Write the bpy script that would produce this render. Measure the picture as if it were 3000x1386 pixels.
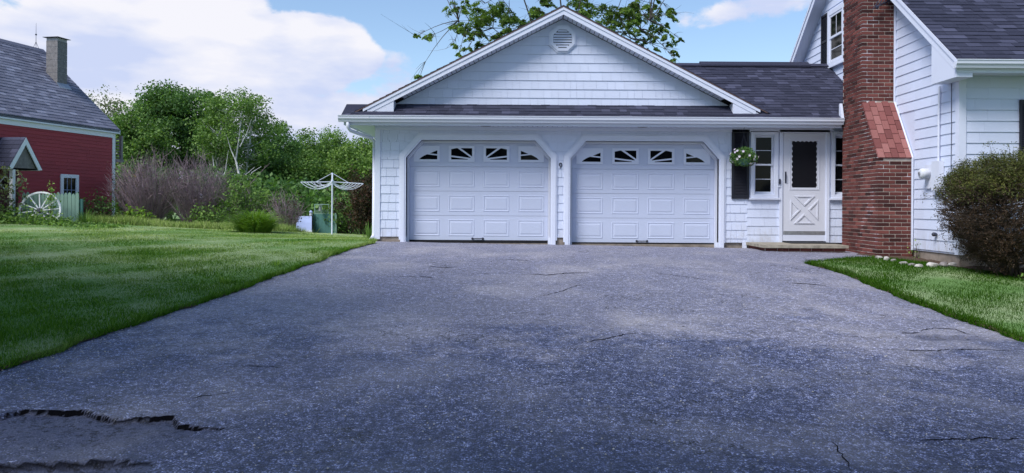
import bpy, math, random
import numpy as np
from mathutils import Matrix, Vector

scene = bpy.context.scene
for _o in list(bpy.data.objects):
    bpy.data.objects.remove(_o)
C = scene.collection
R = math.radians

# ------------------------------------------------------------------ camera
FPX, VPX, VPY, CAMZ, ROLL = 2300.0, 1560.0, 605.0, 0.72, 0.006
cam_d = bpy.data.cameras.new('camera')
cam_d.sensor_width = 36.0
cam_d.lens = FPX / 3000.0 * 36.0
cam_d.clip_start = 0.05
cam_d.clip_end = 4000.0
cam = bpy.data.objects.new('camera', cam_d)
C.objects.link(cam)
cam.matrix_world = Matrix.Translation((0, 0, CAMZ)) @ Matrix.Rotation(math.pi / 2, 4, 'X') @ Matrix.Rotation(ROLL, 4, 'Z')
cam_d.shift_x = -(VPX - 1500.0) / 3000.0        # the photograph is a crop: its optical centre lies right of and above the middle
cam_d.shift_y = -(693.0 - VPY) / 3000.0
scene.camera = cam

# ------------------------------------------------------------------ sun, sky, exposure
SUN_AZ, SUN_EL = R(-134.0), R(50.0)     # azimuth from +Y towards +X
sun_dir = Vector((math.sin(SUN_AZ) * math.cos(SUN_EL), math.cos(SUN_AZ) * math.cos(SUN_EL), math.sin(SUN_EL)))
sun_d = bpy.data.lights.new('sun', 'SUN')
sun_d.energy = 2.2
sun_d.angle = R(24.0)
sun_d.color = (1.0, 0.97, 0.94)
sun = bpy.data.objects.new('sun', sun_d)
C.objects.link(sun)
sun.location = (-20, -10, 30)
sun.rotation_euler = sun_dir.to_track_quat('Z', 'Y').to_euler()

vs = scene.view_settings
vs.view_transform = 'Standard'
vs.look = 'None'
vs.exposure = 0.82
vs.gamma = 1.0
scene.display_settings.display_device = 'sRGB'
scene.cycles.use_denoising = True
scene.cycles.max_bounces = 8
scene.cycles.transparent_max_bounces = 8

world = bpy.data.worlds.new('World')
scene.world = world
world.use_nodes = True
wn, wl = world.node_tree.nodes, world.node_tree.links
wn.clear()


def wnode(t, **kw):
    n = wn.new(t)
    for k, v in kw.items():
        if k in n.inputs:
            n.inputs[k].default_value = v
        else:
            setattr(n, k, v)
    return n


def wmath(op, a, b=None, clamp=False):
    n = wn.new('ShaderNodeMath')
    n.operation = op
    n.use_clamp = clamp
    for i, x in enumerate((a, b)):
        if x is None:
            continue
        if isinstance(x, (int, float)):
            n.inputs[i].default_value = x
        else:
            wl.new(x, n.inputs[i])
    return n.outputs[0]


wout = wn.new('ShaderNodeOutputWorld')
sky = wn.new('ShaderNodeTexSky')
sky.sky_type = 'NISHITA'
sky.sun_disc = False
sky.sun_elevation = SUN_EL
sky.sun_rotation = SUN_AZ
sky.air_density = 1.0
sky.dust_density = 0.8
sky.ozone_density = 2.6
bg_sky = wnode('ShaderNodeBackground', Strength=0.104)
wl.new(sky.outputs[0], bg_sky.inputs['Color'])
tc = wn.new('ShaderNodeTexCoord')
sep = wn.new('ShaderNodeSeparateXYZ')
wl.new(tc.outputs['Generated'], sep.inputs[0])
# fair-weather cumulus: a big bank to the left plus scattered cloud all round
az = wmath('ARCTAN2', sep.outputs[0], sep.outputs[1])
el = wmath('ARCSINE', sep.outputs[2])
def bank_of(az0, el0, ra, re, gain, tilt=0.0):
    u = wmath('DIVIDE', wmath('SUBTRACT', az, R(az0)), R(ra))
    v = wmath('DIVIDE', wmath('SUBTRACT', wmath('SUBTRACT', el, R(el0)), wmath('MULTIPLY', wmath('SUBTRACT', az, R(az0)), tilt)), R(re))
    q = wmath('SUBTRACT', 1.0, wmath('SQRT', wmath('ADD', wmath('MULTIPLY', u, u), wmath('MULTIPLY', v, v))))
    return wmath('MULTIPLY', q, gain)


bank = bank_of(-40.0, 0.0, 42.0, 13.4, 2.3)
bank = wmath('MAXIMUM', bank, bank_of(-26.0, 12.5, 9.0, 4.2, 1.6))
bank = wmath('MAXIMUM', bank, bank_of(-17.0, 10.2, 6.0, 3.4, 1.8))
bank = wmath('MAXIMUM', bank, bank_of(15.0, 13.6, 5.5, 1.1, 0.30, 0.16))
bank = wmath('MAXIMUM', bank, -0.40)
mp = wn.new('ShaderNodeMapping')
mp.inputs['Scale'].default_value = (1.0, 1.0, 1.7)
mp.inputs['Location'].default_value = (0.35, 0.2, 0.1)
wl.new(tc.outputs['Generated'], mp.inputs[0])
n1 = wnode('ShaderNodeTexNoise', Scale=6.5, Detail=9.0, Roughness=0.55)
wl.new(mp.outputs[0], n1.inputs['Vector'])
n2 = wnode('ShaderNodeTexNoise', Scale=16.0, Detail=6.0, Roughness=0.6, Distortion=0.5)
wl.new(mp.outputs[0], n2.inputs['Vector'])
dens = wmath('ADD', wmath('ADD', bank, wmath('MULTIPLY', wmath('SUBTRACT', n1.outputs[0], 0.5), 1.5)),
             wmath('MULTIPLY', wmath('SUBTRACT', n2.outputs[0], 0.5), 0.55))
cmask = wn.new('ShaderNodeMapRange')
cmask.interpolation_type = 'SMOOTHSTEP'
cmask.inputs['From Min'].default_value = -0.03
cmask.inputs['From Max'].default_value = 0.16
wl.new(dens, cmask.inputs['Value'])
# cloud body: sunlit white with soft grey-blue bellies
mp2 = wn.new('ShaderNodeMapping')
mp2.inputs['Scale'].default_value = (1.0, 1.0, 3.0)
wl.new(tc.outputs['Generated'], mp2.inputs[0])
n3 = wnode('ShaderNodeTexNoise', Scale=7.0, Detail=7.0, Roughness=0.5)
wl.new(mp2.outputs[0], n3.inputs['Vector'])
cr = wn.new('ShaderNodeValToRGB')
cr.color_ramp.elements[0].position = 0.38
cr.color_ramp.elements[0].color = (0.62, 0.70, 0.95, 1)
cr.color_ramp.elements[1].position = 0.60
cr.color_ramp.elements[1].color = (0.93, 0.93, 1.0, 1)
wl.new(n3.outputs[0], cr.inputs[0])
bg_cl = wnode('ShaderNodeBackground', Strength=0.56)
wl.new(cr.outputs[0], bg_cl.inputs['Color'])
wmix = wn.new('ShaderNodeMixShader')
wl.new(cmask.outputs[0], wmix.inputs[0])
wl.new(bg_sky.outputs[0], wmix.inputs[1])
wl.new(bg_cl.outputs[0], wmix.inputs[2])
wl.new(wmix.outputs[0], wout.inputs[0])

# ------------------------------------------------------------------ helpers
rng = random.Random(7)
nrng = np.random.default_rng(11)
WM = {}            # world translation of every parent


def at(px, py, Y):
    """point at depth Y that the photograph shows at (px, py) of its 3000 x 1386 pixels"""
    return Vector(((px - VPX) / FPX * Y, Y, CAMZ + (VPY - (py - ROLL * (px - VPX))) / FPX * Y))


def tag(o, label=None, cat=None, group=None, kind=None):
    if label:
        o['label'] = label
    if cat:
        o['category'] = cat
    if group:
        o['group'] = group
    if kind:
        o['kind'] = kind
    return o


def adopt(o, parent):
    if parent is not None:
        o.parent = parent
        o.matrix_parent_inverse = Matrix.Translation(-WM.get(parent.name, Vector((0, 0, 0))))


def thing(name, loc, label, cat, group=None):
    o = bpy.data.objects.new(name, None)
    o.empty_display_size = 0.2
    C.objects.link(o)
    o.location = loc
    WM[o.name] = Vector(loc)
    return tag(o, label, cat, group)


def link(name, me, parent=None, loc=None):
    o = bpy.data.objects.new(name, me)
    C.objects.link(o)
    if loc is not None:
        o.location = loc
    adopt(o, parent)
    return o


class MB:
    def __init__(s):
        s.v, s.f = [], []

    def add(s, vs_, fs):
        b = len(s.v)
        s.v.extend([tuple(p) for p in vs_])
        s.f.extend([tuple(i + b for i in f) for f in fs])
        return s

    def box(s, x0, x1, y0, y1, z0, z1):
        return s.add([(x0, y0, z0), (x1, y0, z0), (x1, y1, z0), (x0, y1, z0), (x0, y0, z1), (x1, y0, z1), (x1, y1, z1), (x0, y1, z1)],
                     [(0, 3, 2, 1), (4, 5, 6, 7), (0, 1, 5, 4), (1, 2, 6, 5), (2, 3, 7, 6), (3, 0, 4, 7)])

    def prism(s, poly, vec):
        n = len(poly)
        p = [Vector(q) for q in poly]
        v = Vector(vec)
        nrm = Vector((0, 0, 0))
        for i in range(n):
            nrm += (p[i] - p[0]).cross(p[(i + 1) % n] - p[0])
        if nrm.dot(v) > 0:
            p = p[::-1]
        fs = [tuple(range(n)), tuple(range(2 * n - 1, n - 1, -1))]
        for i in range(n):
            j = (i + 1) % n
            fs.append((i, i + n, j + n, j))
        return s.add(p + [q + v for q in p], fs)

    def bar(s, a, b, w, h, up=(0, 0, 1)):
        """square bar from a to b; w across, h along up"""
        a, b, up = Vector(a), Vector(b), Vector(up)
        d = (b - a).normalized()
        if abs(d.dot(up)) > 0.98:
            up = Vector((0, 1, 0))
        sx = d.cross(up).normalized() * (w / 2)
        uz = sx.cross(d).normalized() * (h / 2)
        return s.prism([a - sx - uz, a + sx - uz, a + sx + uz, a - sx + uz], b - a)

    def tube(s, pts, r, n=6, cap=True):
        pts = [Vector(p) for p in pts]
        rs = r if isinstance(r, (list, tuple)) else [r] * len(pts)
        b = len(s.v)
        prev = None
        for i, p in enumerate(pts):
            d = (pts[min(i + 1, len(pts) - 1)] - pts[max(i - 1, 0)])
            d = d.normalized() if d.length > 1e-9 else Vector((0, 0, 1))
            if prev is None:
                a = Vector((1, 0, 0)) if abs(d.x) < 0.8 else Vector((0, 1, 0))
                a = (a - d * a.dot(d)).normalized()
            else:
                a = prev - d * prev.dot(d)
                a = a.normalized() if a.length > 1e-6 else d.orthogonal().normalized()
            prev = a
            c = d.cross(a)
            for k in range(n):
                t = 2 * math.pi * k / n
                q = p + (a * math.cos(t) + c * math.sin(t)) * rs[i]
                s.v.append((q.x, q.y, q.z))
        for i in range(len(pts) - 1):
            for k in range(n):
                k2 = (k + 1) % n
                s.f.append((b + i * n + k, b + i * n + k2, b + (i + 1) * n + k2, b + (i + 1) * n + k))
        if cap:
            s.f.append(tuple(b + k for k in range(n - 1, -1, -1)))
            e = b + (len(pts) - 1) * n
            s.f.append(tuple(e + k for k in range(n)))
        return s

    def lathe(s, prof, c, n=14, axis='Z'):
        b = len(s.v)
        for (r, h) in prof:
            for k in range(n):
                t = 2 * math.pi * k / n
                x, y = r * math.cos(t), r * math.sin(t)
                p = {'Z': (x, y, h), 'X': (h, x, y), 'Y': (x, h, -y)}[axis]
                s.v.append((c[0] + p[0], c[1] + p[1], c[2] + p[2]))
        for i in range(len(prof) - 1):
            for k in range(n):
                k2 = (k + 1) % n
                s.f.append((b + i * n + k, b + i * n + k2, b + (i + 1) * n + k2, b + (i + 1) * n + k))
        s.f.append(tuple(b + k for k in range(n - 1, -1, -1)))
        e = b + (len(prof) - 1) * n
        s.f.append(tuple(e + k for k in range(n)))
        return s

    def mesh(s, name, mat, smooth=False):
        me = bpy.data.meshes.new(name)
        me.from_pydata(s.v, [], s.f)
        if mat:
            me.materials.append(mat)
        if smooth:
            me.polygons.foreach_set('use_smooth', [True] * len(me.polygons))
        me.update()
        return me

    def build(s, name, mat, parent=None, smooth=False):
        return link(name, s.mesh(name, mat, smooth), parent)


def np_mesh(name, V, F, mat, smooth=False):
    """V (n,3), F (m,k) arrays -> mesh, fast"""
    V = np.asarray(V, dtype=np.float32)
    F = np.asarray(F, dtype=np.int32)
    m, k = F.shape
    me = bpy.data.meshes.new(name)
    me.vertices.add(len(V))
    me.vertices.foreach_set('co', V.ravel())
    me.loops.add(m * k)
    me.loops.foreach_set('vertex_index', F.ravel())
    me.polygons.add(m)
    me.polygons.foreach_set('loop_start', np.arange(0, m * k, k, dtype=np.int32))
    me.polygons.foreach_set('loop_total', np.full(m, k, dtype=np.int32))
    if smooth:
        me.polygons.foreach_set('use_smooth', np.ones(m, dtype=bool))
    if mat:
        me.materials.append(mat)
    me.update(calc_edges=True)
    return me


def clip_poly(poly, region):
    """Sutherland-Hodgman: poly clipped by convex ccw region (2-D)"""
    out = list(poly)
    n = len(region)
    for i in range(n):
        ax, ay = region[i]
        bx, by = region[(i + 1) % n]
        inp, out = out, []
        if not inp:
            return []
        def side(p):
            return (bx - ax) * (p[1] - ay) - (by - ay) * (p[0] - ax)
        for j in range(len(inp)):
            p, q = inp[j], inp[(j + 1) % len(inp)]
            sp, sq = side(p), side(q)
            if sp >= 0:
                out.append(p)
            if (sp > 0 and sq < 0) or (sp < 0 and sq > 0):
                t = sp / (sp - sq)
                out.append((p[0] + t * (q[0] - p[0]), p[1] + t * (q[1] - p[1])))
    return out


def ccw(poly):
    a = sum(poly[i][0] * poly[(i + 1) % len(poly)][1] - poly[(i + 1) % len(poly)][0] * poly[i][1] for i in range(len(poly)))
    return poly if a > 0 else poly[::-1]


def area2(poly):
    return abs(sum(poly[i][0] * poly[(i + 1) % len(poly)][1] - poly[(i + 1) % len(poly)][0] * poly[i][1] for i in range(len(poly)))) / 2


def clad(regions, O, U, V, N, expo, wmin, wmax, tb, tt, gap, v0=0.0, seed=1, proud=0.0, vgap=0.0):
    """lapped pieces (shingles, clapboards, roof tabs) over convex regions given in (u, v); returns a list of (verts, faces, area, centre)"""
    rg = random.Random(seed)
    O, U, V, N = Vector(O), Vector(U), Vector(V), Vector(N)
    out = []
    for reg in regions:
        reg = ccw([tuple(p) for p in reg])
        u_lo, u_hi = min(p[0] for p in reg), max(p[0] for p in reg)
        v_lo, v_hi = min(p[1] for p in reg), max(p[1] for p in reg)
        k = math.floor((v_lo - v0) / expo)
        while v0 + k * expo < v_hi:
            za, zb = v0 + k * expo, v0 + (k + 1) * expo - vgap
            u = u_lo - rg.random() * wmin
            while u < u_hi:
                w = rg.uniform(wmin, wmax)
                pc = clip_poly([(u + gap / 2, za), (u + w - gap / 2, za), (u + w - gap / 2, zb), (u + gap / 2, zb)], reg)
                ex = rg.random() * proud
                u += w
                if len(pc) < 3 or area2(pc) < 2e-5:
                    continue
                fr = [O + U * a + V * b + N * (tb + (tt - tb) * (b - za) / expo + ex) for a, b in pc]
                bk = [O + U * a + V * b for a, b in pc]
                n = len(pc)
                if U.cross(V).dot(N) > 0:
                    fs = [tuple(range(n))] + [(i, i + n, (i + 1) % n + n, (i + 1) % n) for i in range(n)]
                else:
                    fs = [tuple(range(n - 1, -1, -1))] + [(i, (i + 1) % n, (i + 1) % n + n, i + n) for i in range(n)]
                cx = sum((Vector(p) for p in fr), Vector()) / n
                out.append((fr + bk, fs, area2(pc), cx))
            k += 1
    return out


def place_pieces(pieces, name, many, mat, parent, limit=290):
    """the pieces that show largest become parts of their own, the rest one part"""
    eye = Vector((0, 0, CAMZ))
    def size(p):
        d = p[3] - eye
        sx = 1560 + FPX * d.x / d.y
        sy = VPY - FPX * d.z / d.y
        inside = 1.0 if (-20 < sx < 3020 and -20 < sy < 1400) else 0.001
        return p[2] / (d.length ** 2) * inside
    ps = sorted(pieces, key=size, reverse=True)
    for vs_, fs, a, c in ps[:limit]:
        me = bpy.data.meshes.new(name)
        me.from_pydata([tuple(Vector(v) - c) for v in vs_], [], fs)
        me.materials.append(mat)
        link(name, me, parent, c)
    if len(ps) > limit:
        m = MB()
        for vs_, fs, a, c in ps[limit:]:
            m.add(vs_, fs)
        tag(m.build(many, mat, parent), kind='stuff')


# ------------------------------------------------------------------ materials
class NT:
    def __init__(s, name):
        s.m = bpy.data.materials.new(name)
        s.m.use_nodes = True
        s.n, s.l = s.m.node_tree.nodes, s.m.node_tree.links
        s.n.clear()
        s.out = s.n.new('ShaderNodeOutputMaterial')

    def node(s, t, **kw):
        n = s.n.new(t)
        for k, v in kw.items():
            key = k.replace('_', ' ')
            if key in n.inputs:
                s.put(n.inputs[key], v)
            else:
                setattr(n, k, v)
        return n

    def put(s, sock, v):
        if hasattr(v, 'node'):
            s.l.new(v, sock)
        else:
            sock.default_value = v

    def math(s, op, a, b=0.0, clamp=False):
        n = s.n.new('ShaderNodeMath')
        n.operation = op
        n.use_clamp = clamp
        s.put(n.inputs[0], a)
        s.put(n.inputs[1], b)
        return n.outputs[0]

    def pos(s, scale=(1, 1, 1)):
        g = s.n.new('ShaderNodeNewGeometry')
        m = s.n.new('ShaderNodeMapping')
        m.inputs['Scale'].default_value = scale
        s.l.new(g.outputs['Position'], m.inputs[0])
        return m.outputs[0]

    def noise(s, scale, detail=3.0, rough=0.55, vec=None, dist=0.0):
        n = s.node('ShaderNodeTexNoise', Scale=scale, Detail=detail, Roughness=rough, Distortion=dist)
        s.l.new(vec if vec is not None else s.pos(), n.inputs['Vector'])
        return n.outputs[0]

    def ramp(s, fac, stops, interp='LINEAR'):
        n = s.n.new('ShaderNodeValToRGB')
        r = n.color_ramp
        r.interpolation = interp
        while len(r.elements) < len(stops):
            r.elements.new(0.5)
        for e, (p, c) in zip(r.elements, stops):
            e.position = p
            e.color = (*c, 1) if len(c) == 3 else c
        s.put(n.inputs[0], fac)
        return n.outputs[0]

    def mix(s, fac, a, b, mode='MIX'):
        n = s.n.new('ShaderNodeMix')
        n.data_type = 'RGBA'
        n.blend_type = mode
        s.put(n.inputs[0], fac)
        for sock, v in ((n.inputs[6], a), (n.inputs[7], b)):
            if hasattr(v, 'node'):
                s.l.new(v, sock)
            else:
                sock.default_value = (*v, 1)
        return n.outputs[2]

    def rnd(s):
        """a random number per piece, joined or separate"""
        o = s.n.new('ShaderNodeObjectInfo')
        g = s.n.new('ShaderNodeNewGeometry')
        return s.math('FRACT', s.math('ADD', o.outputs['Random'], s.math('MULTIPLY', g.outputs['Random Per Island'], 7.31)))

    def bump(s, h, strength=0.3, dist=0.01):
        b = s.node('ShaderNodeBump', Strength=strength, Distance=dist)
        s.put(b.inputs['Height'], h)
        return b.outputs[0]

    def bsdf(s, color, rough=0.6, normal=None, spec=0.5, metal=0.0):
        p = s.n.new('ShaderNodeBsdfPrincipled')
        if hasattr(color, 'node'):
            s.l.new(color, p.inputs['Base Color'])
        else:
            p.inputs['Base Color'].default_value = (*color, 1)
        s.put(p.inputs['Roughness'], rough)
        s.put(p.inputs['Specular IOR Level'], spec)
        p.inputs['Metallic'].default_value = metal
        if normal is not None:
            s.l.new(normal, p.inputs['Normal'])
        s.l.new(p.outputs[0], s.out.inputs[0])
        return s.m


def m_paint(name, col, var=0.05, rough=0.55, dirt=0.12, dirtcol=(0.42, 0.40, 0.36), grain=0.0):
    t = NT(name)
    r = t.rnd()
    lo, hi = tuple(c * (1 - var) for c in col), tuple(min(1, c * (1 + var * 0.5)) for c in col)
    c = t.ramp(r, [(0, lo), (1, hi)])
    d = t.math('MULTIPLY', t.math('SUBTRACT', t.noise(1.7, 5, 0.65, t.pos((1, 1, 0.35))), 0.48, True), dirt * 5.0, True)
    c = t.mix(d, c, dirtcol)
    if grain:
        gq = t.n.new('ShaderNodeSeparateXYZ')
        t.l.new(t.pos(), gq.inputs[0])
        low = t.math('MULTIPLY', t.math('SUBTRACT', 0.42, gq.outputs[2], True), 2.4, True)
        spl = t.math('MULTIPLY', low, t.math('MULTIPLY', t.math('SUBTRACT', t.noise(5.0, 5, 0.7, t.pos((1.6, 1.6, 0.7))), 0.40, True), 2.2, True))
        c = t.mix(spl, c, (0.36, 0.33, 0.29))
    nrm = None
    if grain:
        nrm = t.bump(t.noise(60, 2, 0.6, t.pos((2.5, 2.5, 0.25))), grain, 0.004)
    return t.bsdf(c, rough, nrm, 0.4)


def m_plain(name, col, rough=0.5, spec=0.5, metal=0.0, nscale=20.0, amt=0.12):
    t = NT(name)
    lo, hi = tuple(c * (1 - amt) for c in col), tuple(min(1, c * (1 + amt)) for c in col)
    c = t.ramp(t.noise(nscale, 4), [(0.3, lo), (0.7, hi)])
    return t.bsdf(c, rough, None, spec, metal)


MAT = {}
MAT['siding'] = m_paint('white_shingle_siding', (0.62, 0.675, 0.84), 0.035, 0.6, 0.05, grain=0.25)
MAT['trim'] = m_paint('white_trim_paint', (0.68, 0.72, 0.86), 0.02, 0.45, 0.05)
MAT['vinyl'] = m_paint('white_vinyl', (0.66, 0.69, 0.80), 0.02, 0.5, 0.04)
MAT['door'] = m_paint('garage_door_enamel', (0.53, 0.58, 0.74), 0.0, 0.4, 0.03)
MAT['storm'] = m_paint('storm_door_enamel', (0.64, 0.66, 0.75), 0.0, 0.35, 0.02)
MAT['dark'] = m_plain('dark_cavity', (0.012, 0.012, 0.014), 0.9, 0.1)
MAT['rubber'] = m_plain('black_rubber', (0.012, 0.012, 0.016), 0.7, 0.3)
MAT['shutter'] = m_plain('dark_shutter_paint', (0.012, 0.013, 0.022), 0.5, 0.4)
MAT['iron'] = m_plain('dark_iron', (0.03, 0.035, 0.06), 0.45, 0.5)
MAT['galv'] = m_plain('galvanised_metal', (0.42, 0.44, 0.47), 0.4, 0.5, 0.7)


def m_glass(name, col=(0.004, 0.005, 0.007), rough=0.05, spec=0.14):
    t = NT(name)
    nrm = t.bump(t.noise(2.2, 1), 0.02, 0.02)
    return t.bsdf(col, rough, nrm, spec)


MAT['glass'] = m_glass('dark_window_glass')
MAT['screen'] = m_glass('dark_door_screen', (0.008, 0.008, 0.012), 0.5, 0.2)


def m_shingle(name, lo, hi, rough=0.9):
    t = NT(name)
    c = t.ramp(t.rnd(), [(0.0, lo), (0.72, tuple(a + (b - a) * 0.30 for a, b in zip(lo, hi))), (0.86, tuple(a + (b - a) * 0.55 for a, b in zip(lo, hi))), (1.0, hi)])
    g = t.noise(160, 2, 0.7)
    c = t.mix(t.math('MULTIPLY', t.math('SUBTRACT', g, 0.45, True), 1.6, True), c, tuple(min(1, x * 1.6) for x in hi))
    st = t.noise(0.9, 4, 0.6, t.pos((1, 0.5, 0.5)))
    c = t.mix(t.math('MULTIPLY', t.math('SUBTRACT', st, 0.5, True), 1.2, True), c, tuple(x * 0.75 for x in lo))
    return t.bsdf(c, rough, t.bump(g, 0.5, 0.004), 0.25)


MAT['roof'] = m_shingle('charcoal_asphalt_shingle', (0.018, 0.020, 0.037), (0.066, 0.070, 0.115))
MAT['barnroof'] = m_shingle('grey_asphalt_shingle', (0.11, 0.115, 0.16), (0.27, 0.28, 0.36))
MAT['dripedge'] = m_plain('brown_shingle_edge', (0.11, 0.07, 0.065), 0.85)


def m_brick(name, a, b, cc, eff=0.3):
    t = NT(name)
    c = t.ramp(t.rnd(), [(0, tuple(x * 0.55 for x in a)), (0.22, a), (0.55, b), (0.85, cc), (1, tuple(x * 1.25 for x in cc))])
    n = t.noise(38, 5, 0.65)
    c = t.mix(t.math('MULTIPLY', t.math('SUBTRACT', n, 0.52, True), 1.5, True), c, tuple(x * 0.55 for x in a))
    e = t.math('MULTIPLY', t.math('SUBTRACT', t.noise(5.5, 5, 0.7), 0.64, True), eff * 8, True)
    c = t.mix(e, c, (0.42, 0.36, 0.35))
    return t.bsdf(c, 0.85, t.bump(n, 0.5, 0.004), 0.25)


MAT['brick'] = m_brick('red_clay_brick', (0.070, 0.022, 0.020), (0.112, 0.033, 0.029), (0.155, 0.050, 0.042))
MAT['capbrick'] = m_brick('weathered_shoulder_brick', (0.19, 0.066, 0.062), (0.23, 0.085, 0.078), (0.28, 0.12, 0.11), 0.1)


def m_mortar():
    t = NT('mortar')
    c = t.ramp(t.noise(14, 5), [(0.3, (0.36, 0.31, 0.27)), (0.7, (0.50, 0.45, 0.39))])
    e = t.math('MULTIPLY', t.math('SUBTRACT', t.noise(2.6, 5, 0.65), 0.545, True), 12, True)
    c = t.mix(e, c, (0.80, 0.80, 0.82))
    return t.bsdf(c, 0.9, t.bump(t.noise(90, 3), 0.4, 0.004), 0.2)


MAT['mortar'] = m_mortar()
MAT['concrete'] = m_plain('weathered_concrete', (0.30, 0.27, 0.22), 0.9, 0.2, nscale=9, amt=0.3)
MAT['foundation'] = m_plain('concrete_foundation', (0.26, 0.22, 0.19), 0.9, 0.2, nscale=7, amt=0.3)
MAT['block'] = m_plain('grey_cinder_block', (0.21, 0.20, 0.20), 0.92, 0.2, nscale=12, amt=0.2)
MAT['lightmortar'] = m_plain('pale_mortar', (0.42, 0.41, 0.42), 0.92, 0.2)
MAT['barnred'] = m_paint('barn_red_paint', (0.37, 0.048, 0.062), 0.10, 0.7, 0.05, (0.24, 0.12, 0.11), grain=0.2)
MAT['barndoor'] = m_paint('dark_red_door_paint', (0.085, 0.014, 0.018), 0.05, 0.6, 0.05, (0.05, 0.02, 0.02))
MAT['flaky'] = m_paint('flaking_white_paint', (0.82, 0.84, 0.88), 0.04, 0.7, 0.20, (0.30, 0.27, 0.24))
MAT['barnwhite'] = m_paint('bluish_white_paint', (0.84, 0.88, 0.95), 0.03, 0.6, 0.06)
MAT['oldwood'] = m_plain('weathered_grey_wood', (0.26, 0.23, 0.23), 0.9, 0.2, nscale=14, amt=0.3)
MAT['green'] = m_paint('sage_green_paint', (0.22, 0.35, 0.29), 0.14, 0.75, 0.14, (0.10, 0.17, 0.12))
MAT['tealgreen'] = m_paint('teal_green_paint', (0.075, 0.20, 0.18), 0.06, 0.7, 0.08, (0.05, 0.12, 0.10))
MAT['paleblue'] = m_plain('pale_blue_board', (0.33, 0.40, 0.62), 0.6, 0.4, nscale=3)
MAT['tar'] = m_plain('crack_dirt', (0.010, 0.010, 0.012), 0.95, 0.1)
MAT['soil'] = m_plain('brown_soil', (0.085, 0.058, 0.045), 0.98, 0.1, nscale=30, amt=0.5)
MAT['curtain'] = m_plain('pale_curtain', (0.62, 0.64, 0.70), 0.9, 0.1)


def m_leaf(name, a, b, c, trans=0.35, rough=0.55):
    t = NT(name)
    col = t.ramp(t.rnd(), [(0, a), (0.5, b), (1, c)])
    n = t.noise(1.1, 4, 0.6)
    col = t.mix(t.math('MULTIPLY', t.math('SUBTRACT', n, 0.42, True), 3.4, True), col, tuple(x * 0.62 for x in a))  # darker patches painted in to give leaf masses light and shade
    d = t.n.new('ShaderNodeBsdfPrincipled')
    t.l.new(col, d.inputs['Base Color'])
    d.inputs['Roughness'].default_value = rough
    d.inputs['Specular IOR Level'].default_value = 0.25
    tr = t.n.new('ShaderNodeBsdfTranslucent')
    t.l.new(t.mix(1.0, col, (1.15, 1.25, 0.5), 'MULTIPLY'), tr.inputs['Color'])
    mx = t.n.new('ShaderNodeMixShader')
    mx.inputs[0].default_value = trans
    t.l.new(d.outputs[0], mx.inputs[1])
    t.l.new(tr.outputs[0], mx.inputs[2])
    t.l.new(mx.outputs[0], t.out.inputs[0])
    return t.m


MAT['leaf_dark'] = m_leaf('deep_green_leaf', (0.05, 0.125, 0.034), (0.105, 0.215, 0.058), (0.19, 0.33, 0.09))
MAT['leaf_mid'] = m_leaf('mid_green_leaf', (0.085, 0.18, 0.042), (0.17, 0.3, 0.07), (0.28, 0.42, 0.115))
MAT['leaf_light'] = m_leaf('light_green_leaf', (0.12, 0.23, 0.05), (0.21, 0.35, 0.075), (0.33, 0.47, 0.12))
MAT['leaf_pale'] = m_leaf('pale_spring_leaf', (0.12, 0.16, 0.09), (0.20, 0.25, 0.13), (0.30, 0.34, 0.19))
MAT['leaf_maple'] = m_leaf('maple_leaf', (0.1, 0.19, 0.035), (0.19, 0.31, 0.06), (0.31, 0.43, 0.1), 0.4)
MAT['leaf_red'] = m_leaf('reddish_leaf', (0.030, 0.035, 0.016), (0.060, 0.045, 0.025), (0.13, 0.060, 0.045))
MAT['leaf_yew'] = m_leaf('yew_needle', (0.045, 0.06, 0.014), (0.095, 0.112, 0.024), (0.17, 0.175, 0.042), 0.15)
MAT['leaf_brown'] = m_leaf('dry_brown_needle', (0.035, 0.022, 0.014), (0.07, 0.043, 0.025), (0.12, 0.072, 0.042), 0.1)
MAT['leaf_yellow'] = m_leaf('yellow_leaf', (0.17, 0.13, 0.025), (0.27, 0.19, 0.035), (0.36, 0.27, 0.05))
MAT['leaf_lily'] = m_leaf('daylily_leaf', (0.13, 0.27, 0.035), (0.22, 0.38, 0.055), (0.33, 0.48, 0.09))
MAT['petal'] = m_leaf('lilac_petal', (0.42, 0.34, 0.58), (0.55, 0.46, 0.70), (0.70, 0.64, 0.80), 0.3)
MAT['petalw'] = m_leaf('pale_petunia_petal', (0.60, 0.50, 0.72), (0.74, 0.68, 0.82), (0.82, 0.80, 0.84), 0.3)
MAT['bark'] = m_plain('grey_brown_bark', (0.11, 0.095, 0.085), 0.95, 0.1, nscale=16, amt=0.4)
MAT['birch'] = m_plain('pale_birch_bark', (0.46, 0.47, 0.46), 0.9, 0.2, nscale=9, amt=0.4)
MAT['twig'] = m_plain('purple_brown_twig', (0.30, 0.225, 0.25), 0.95, 0.1, nscale=5, amt=0.45)
MAT['twigdark'] = m_plain('dark_twig', (0.062, 0.048, 0.040), 0.95, 0.1, nscale=9, amt=0.4)
MAT['stone'] = m_plain('pale_field_stone', (0.48, 0.46, 0.45), 0.9, 0.2, nscale=9, amt=0.3)
MAT['stonegrey'] = m_plain('grey_field_stone', (0.26, 0.24, 0.24), 0.9, 0.2, nscale=9, amt=0.3)


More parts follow.
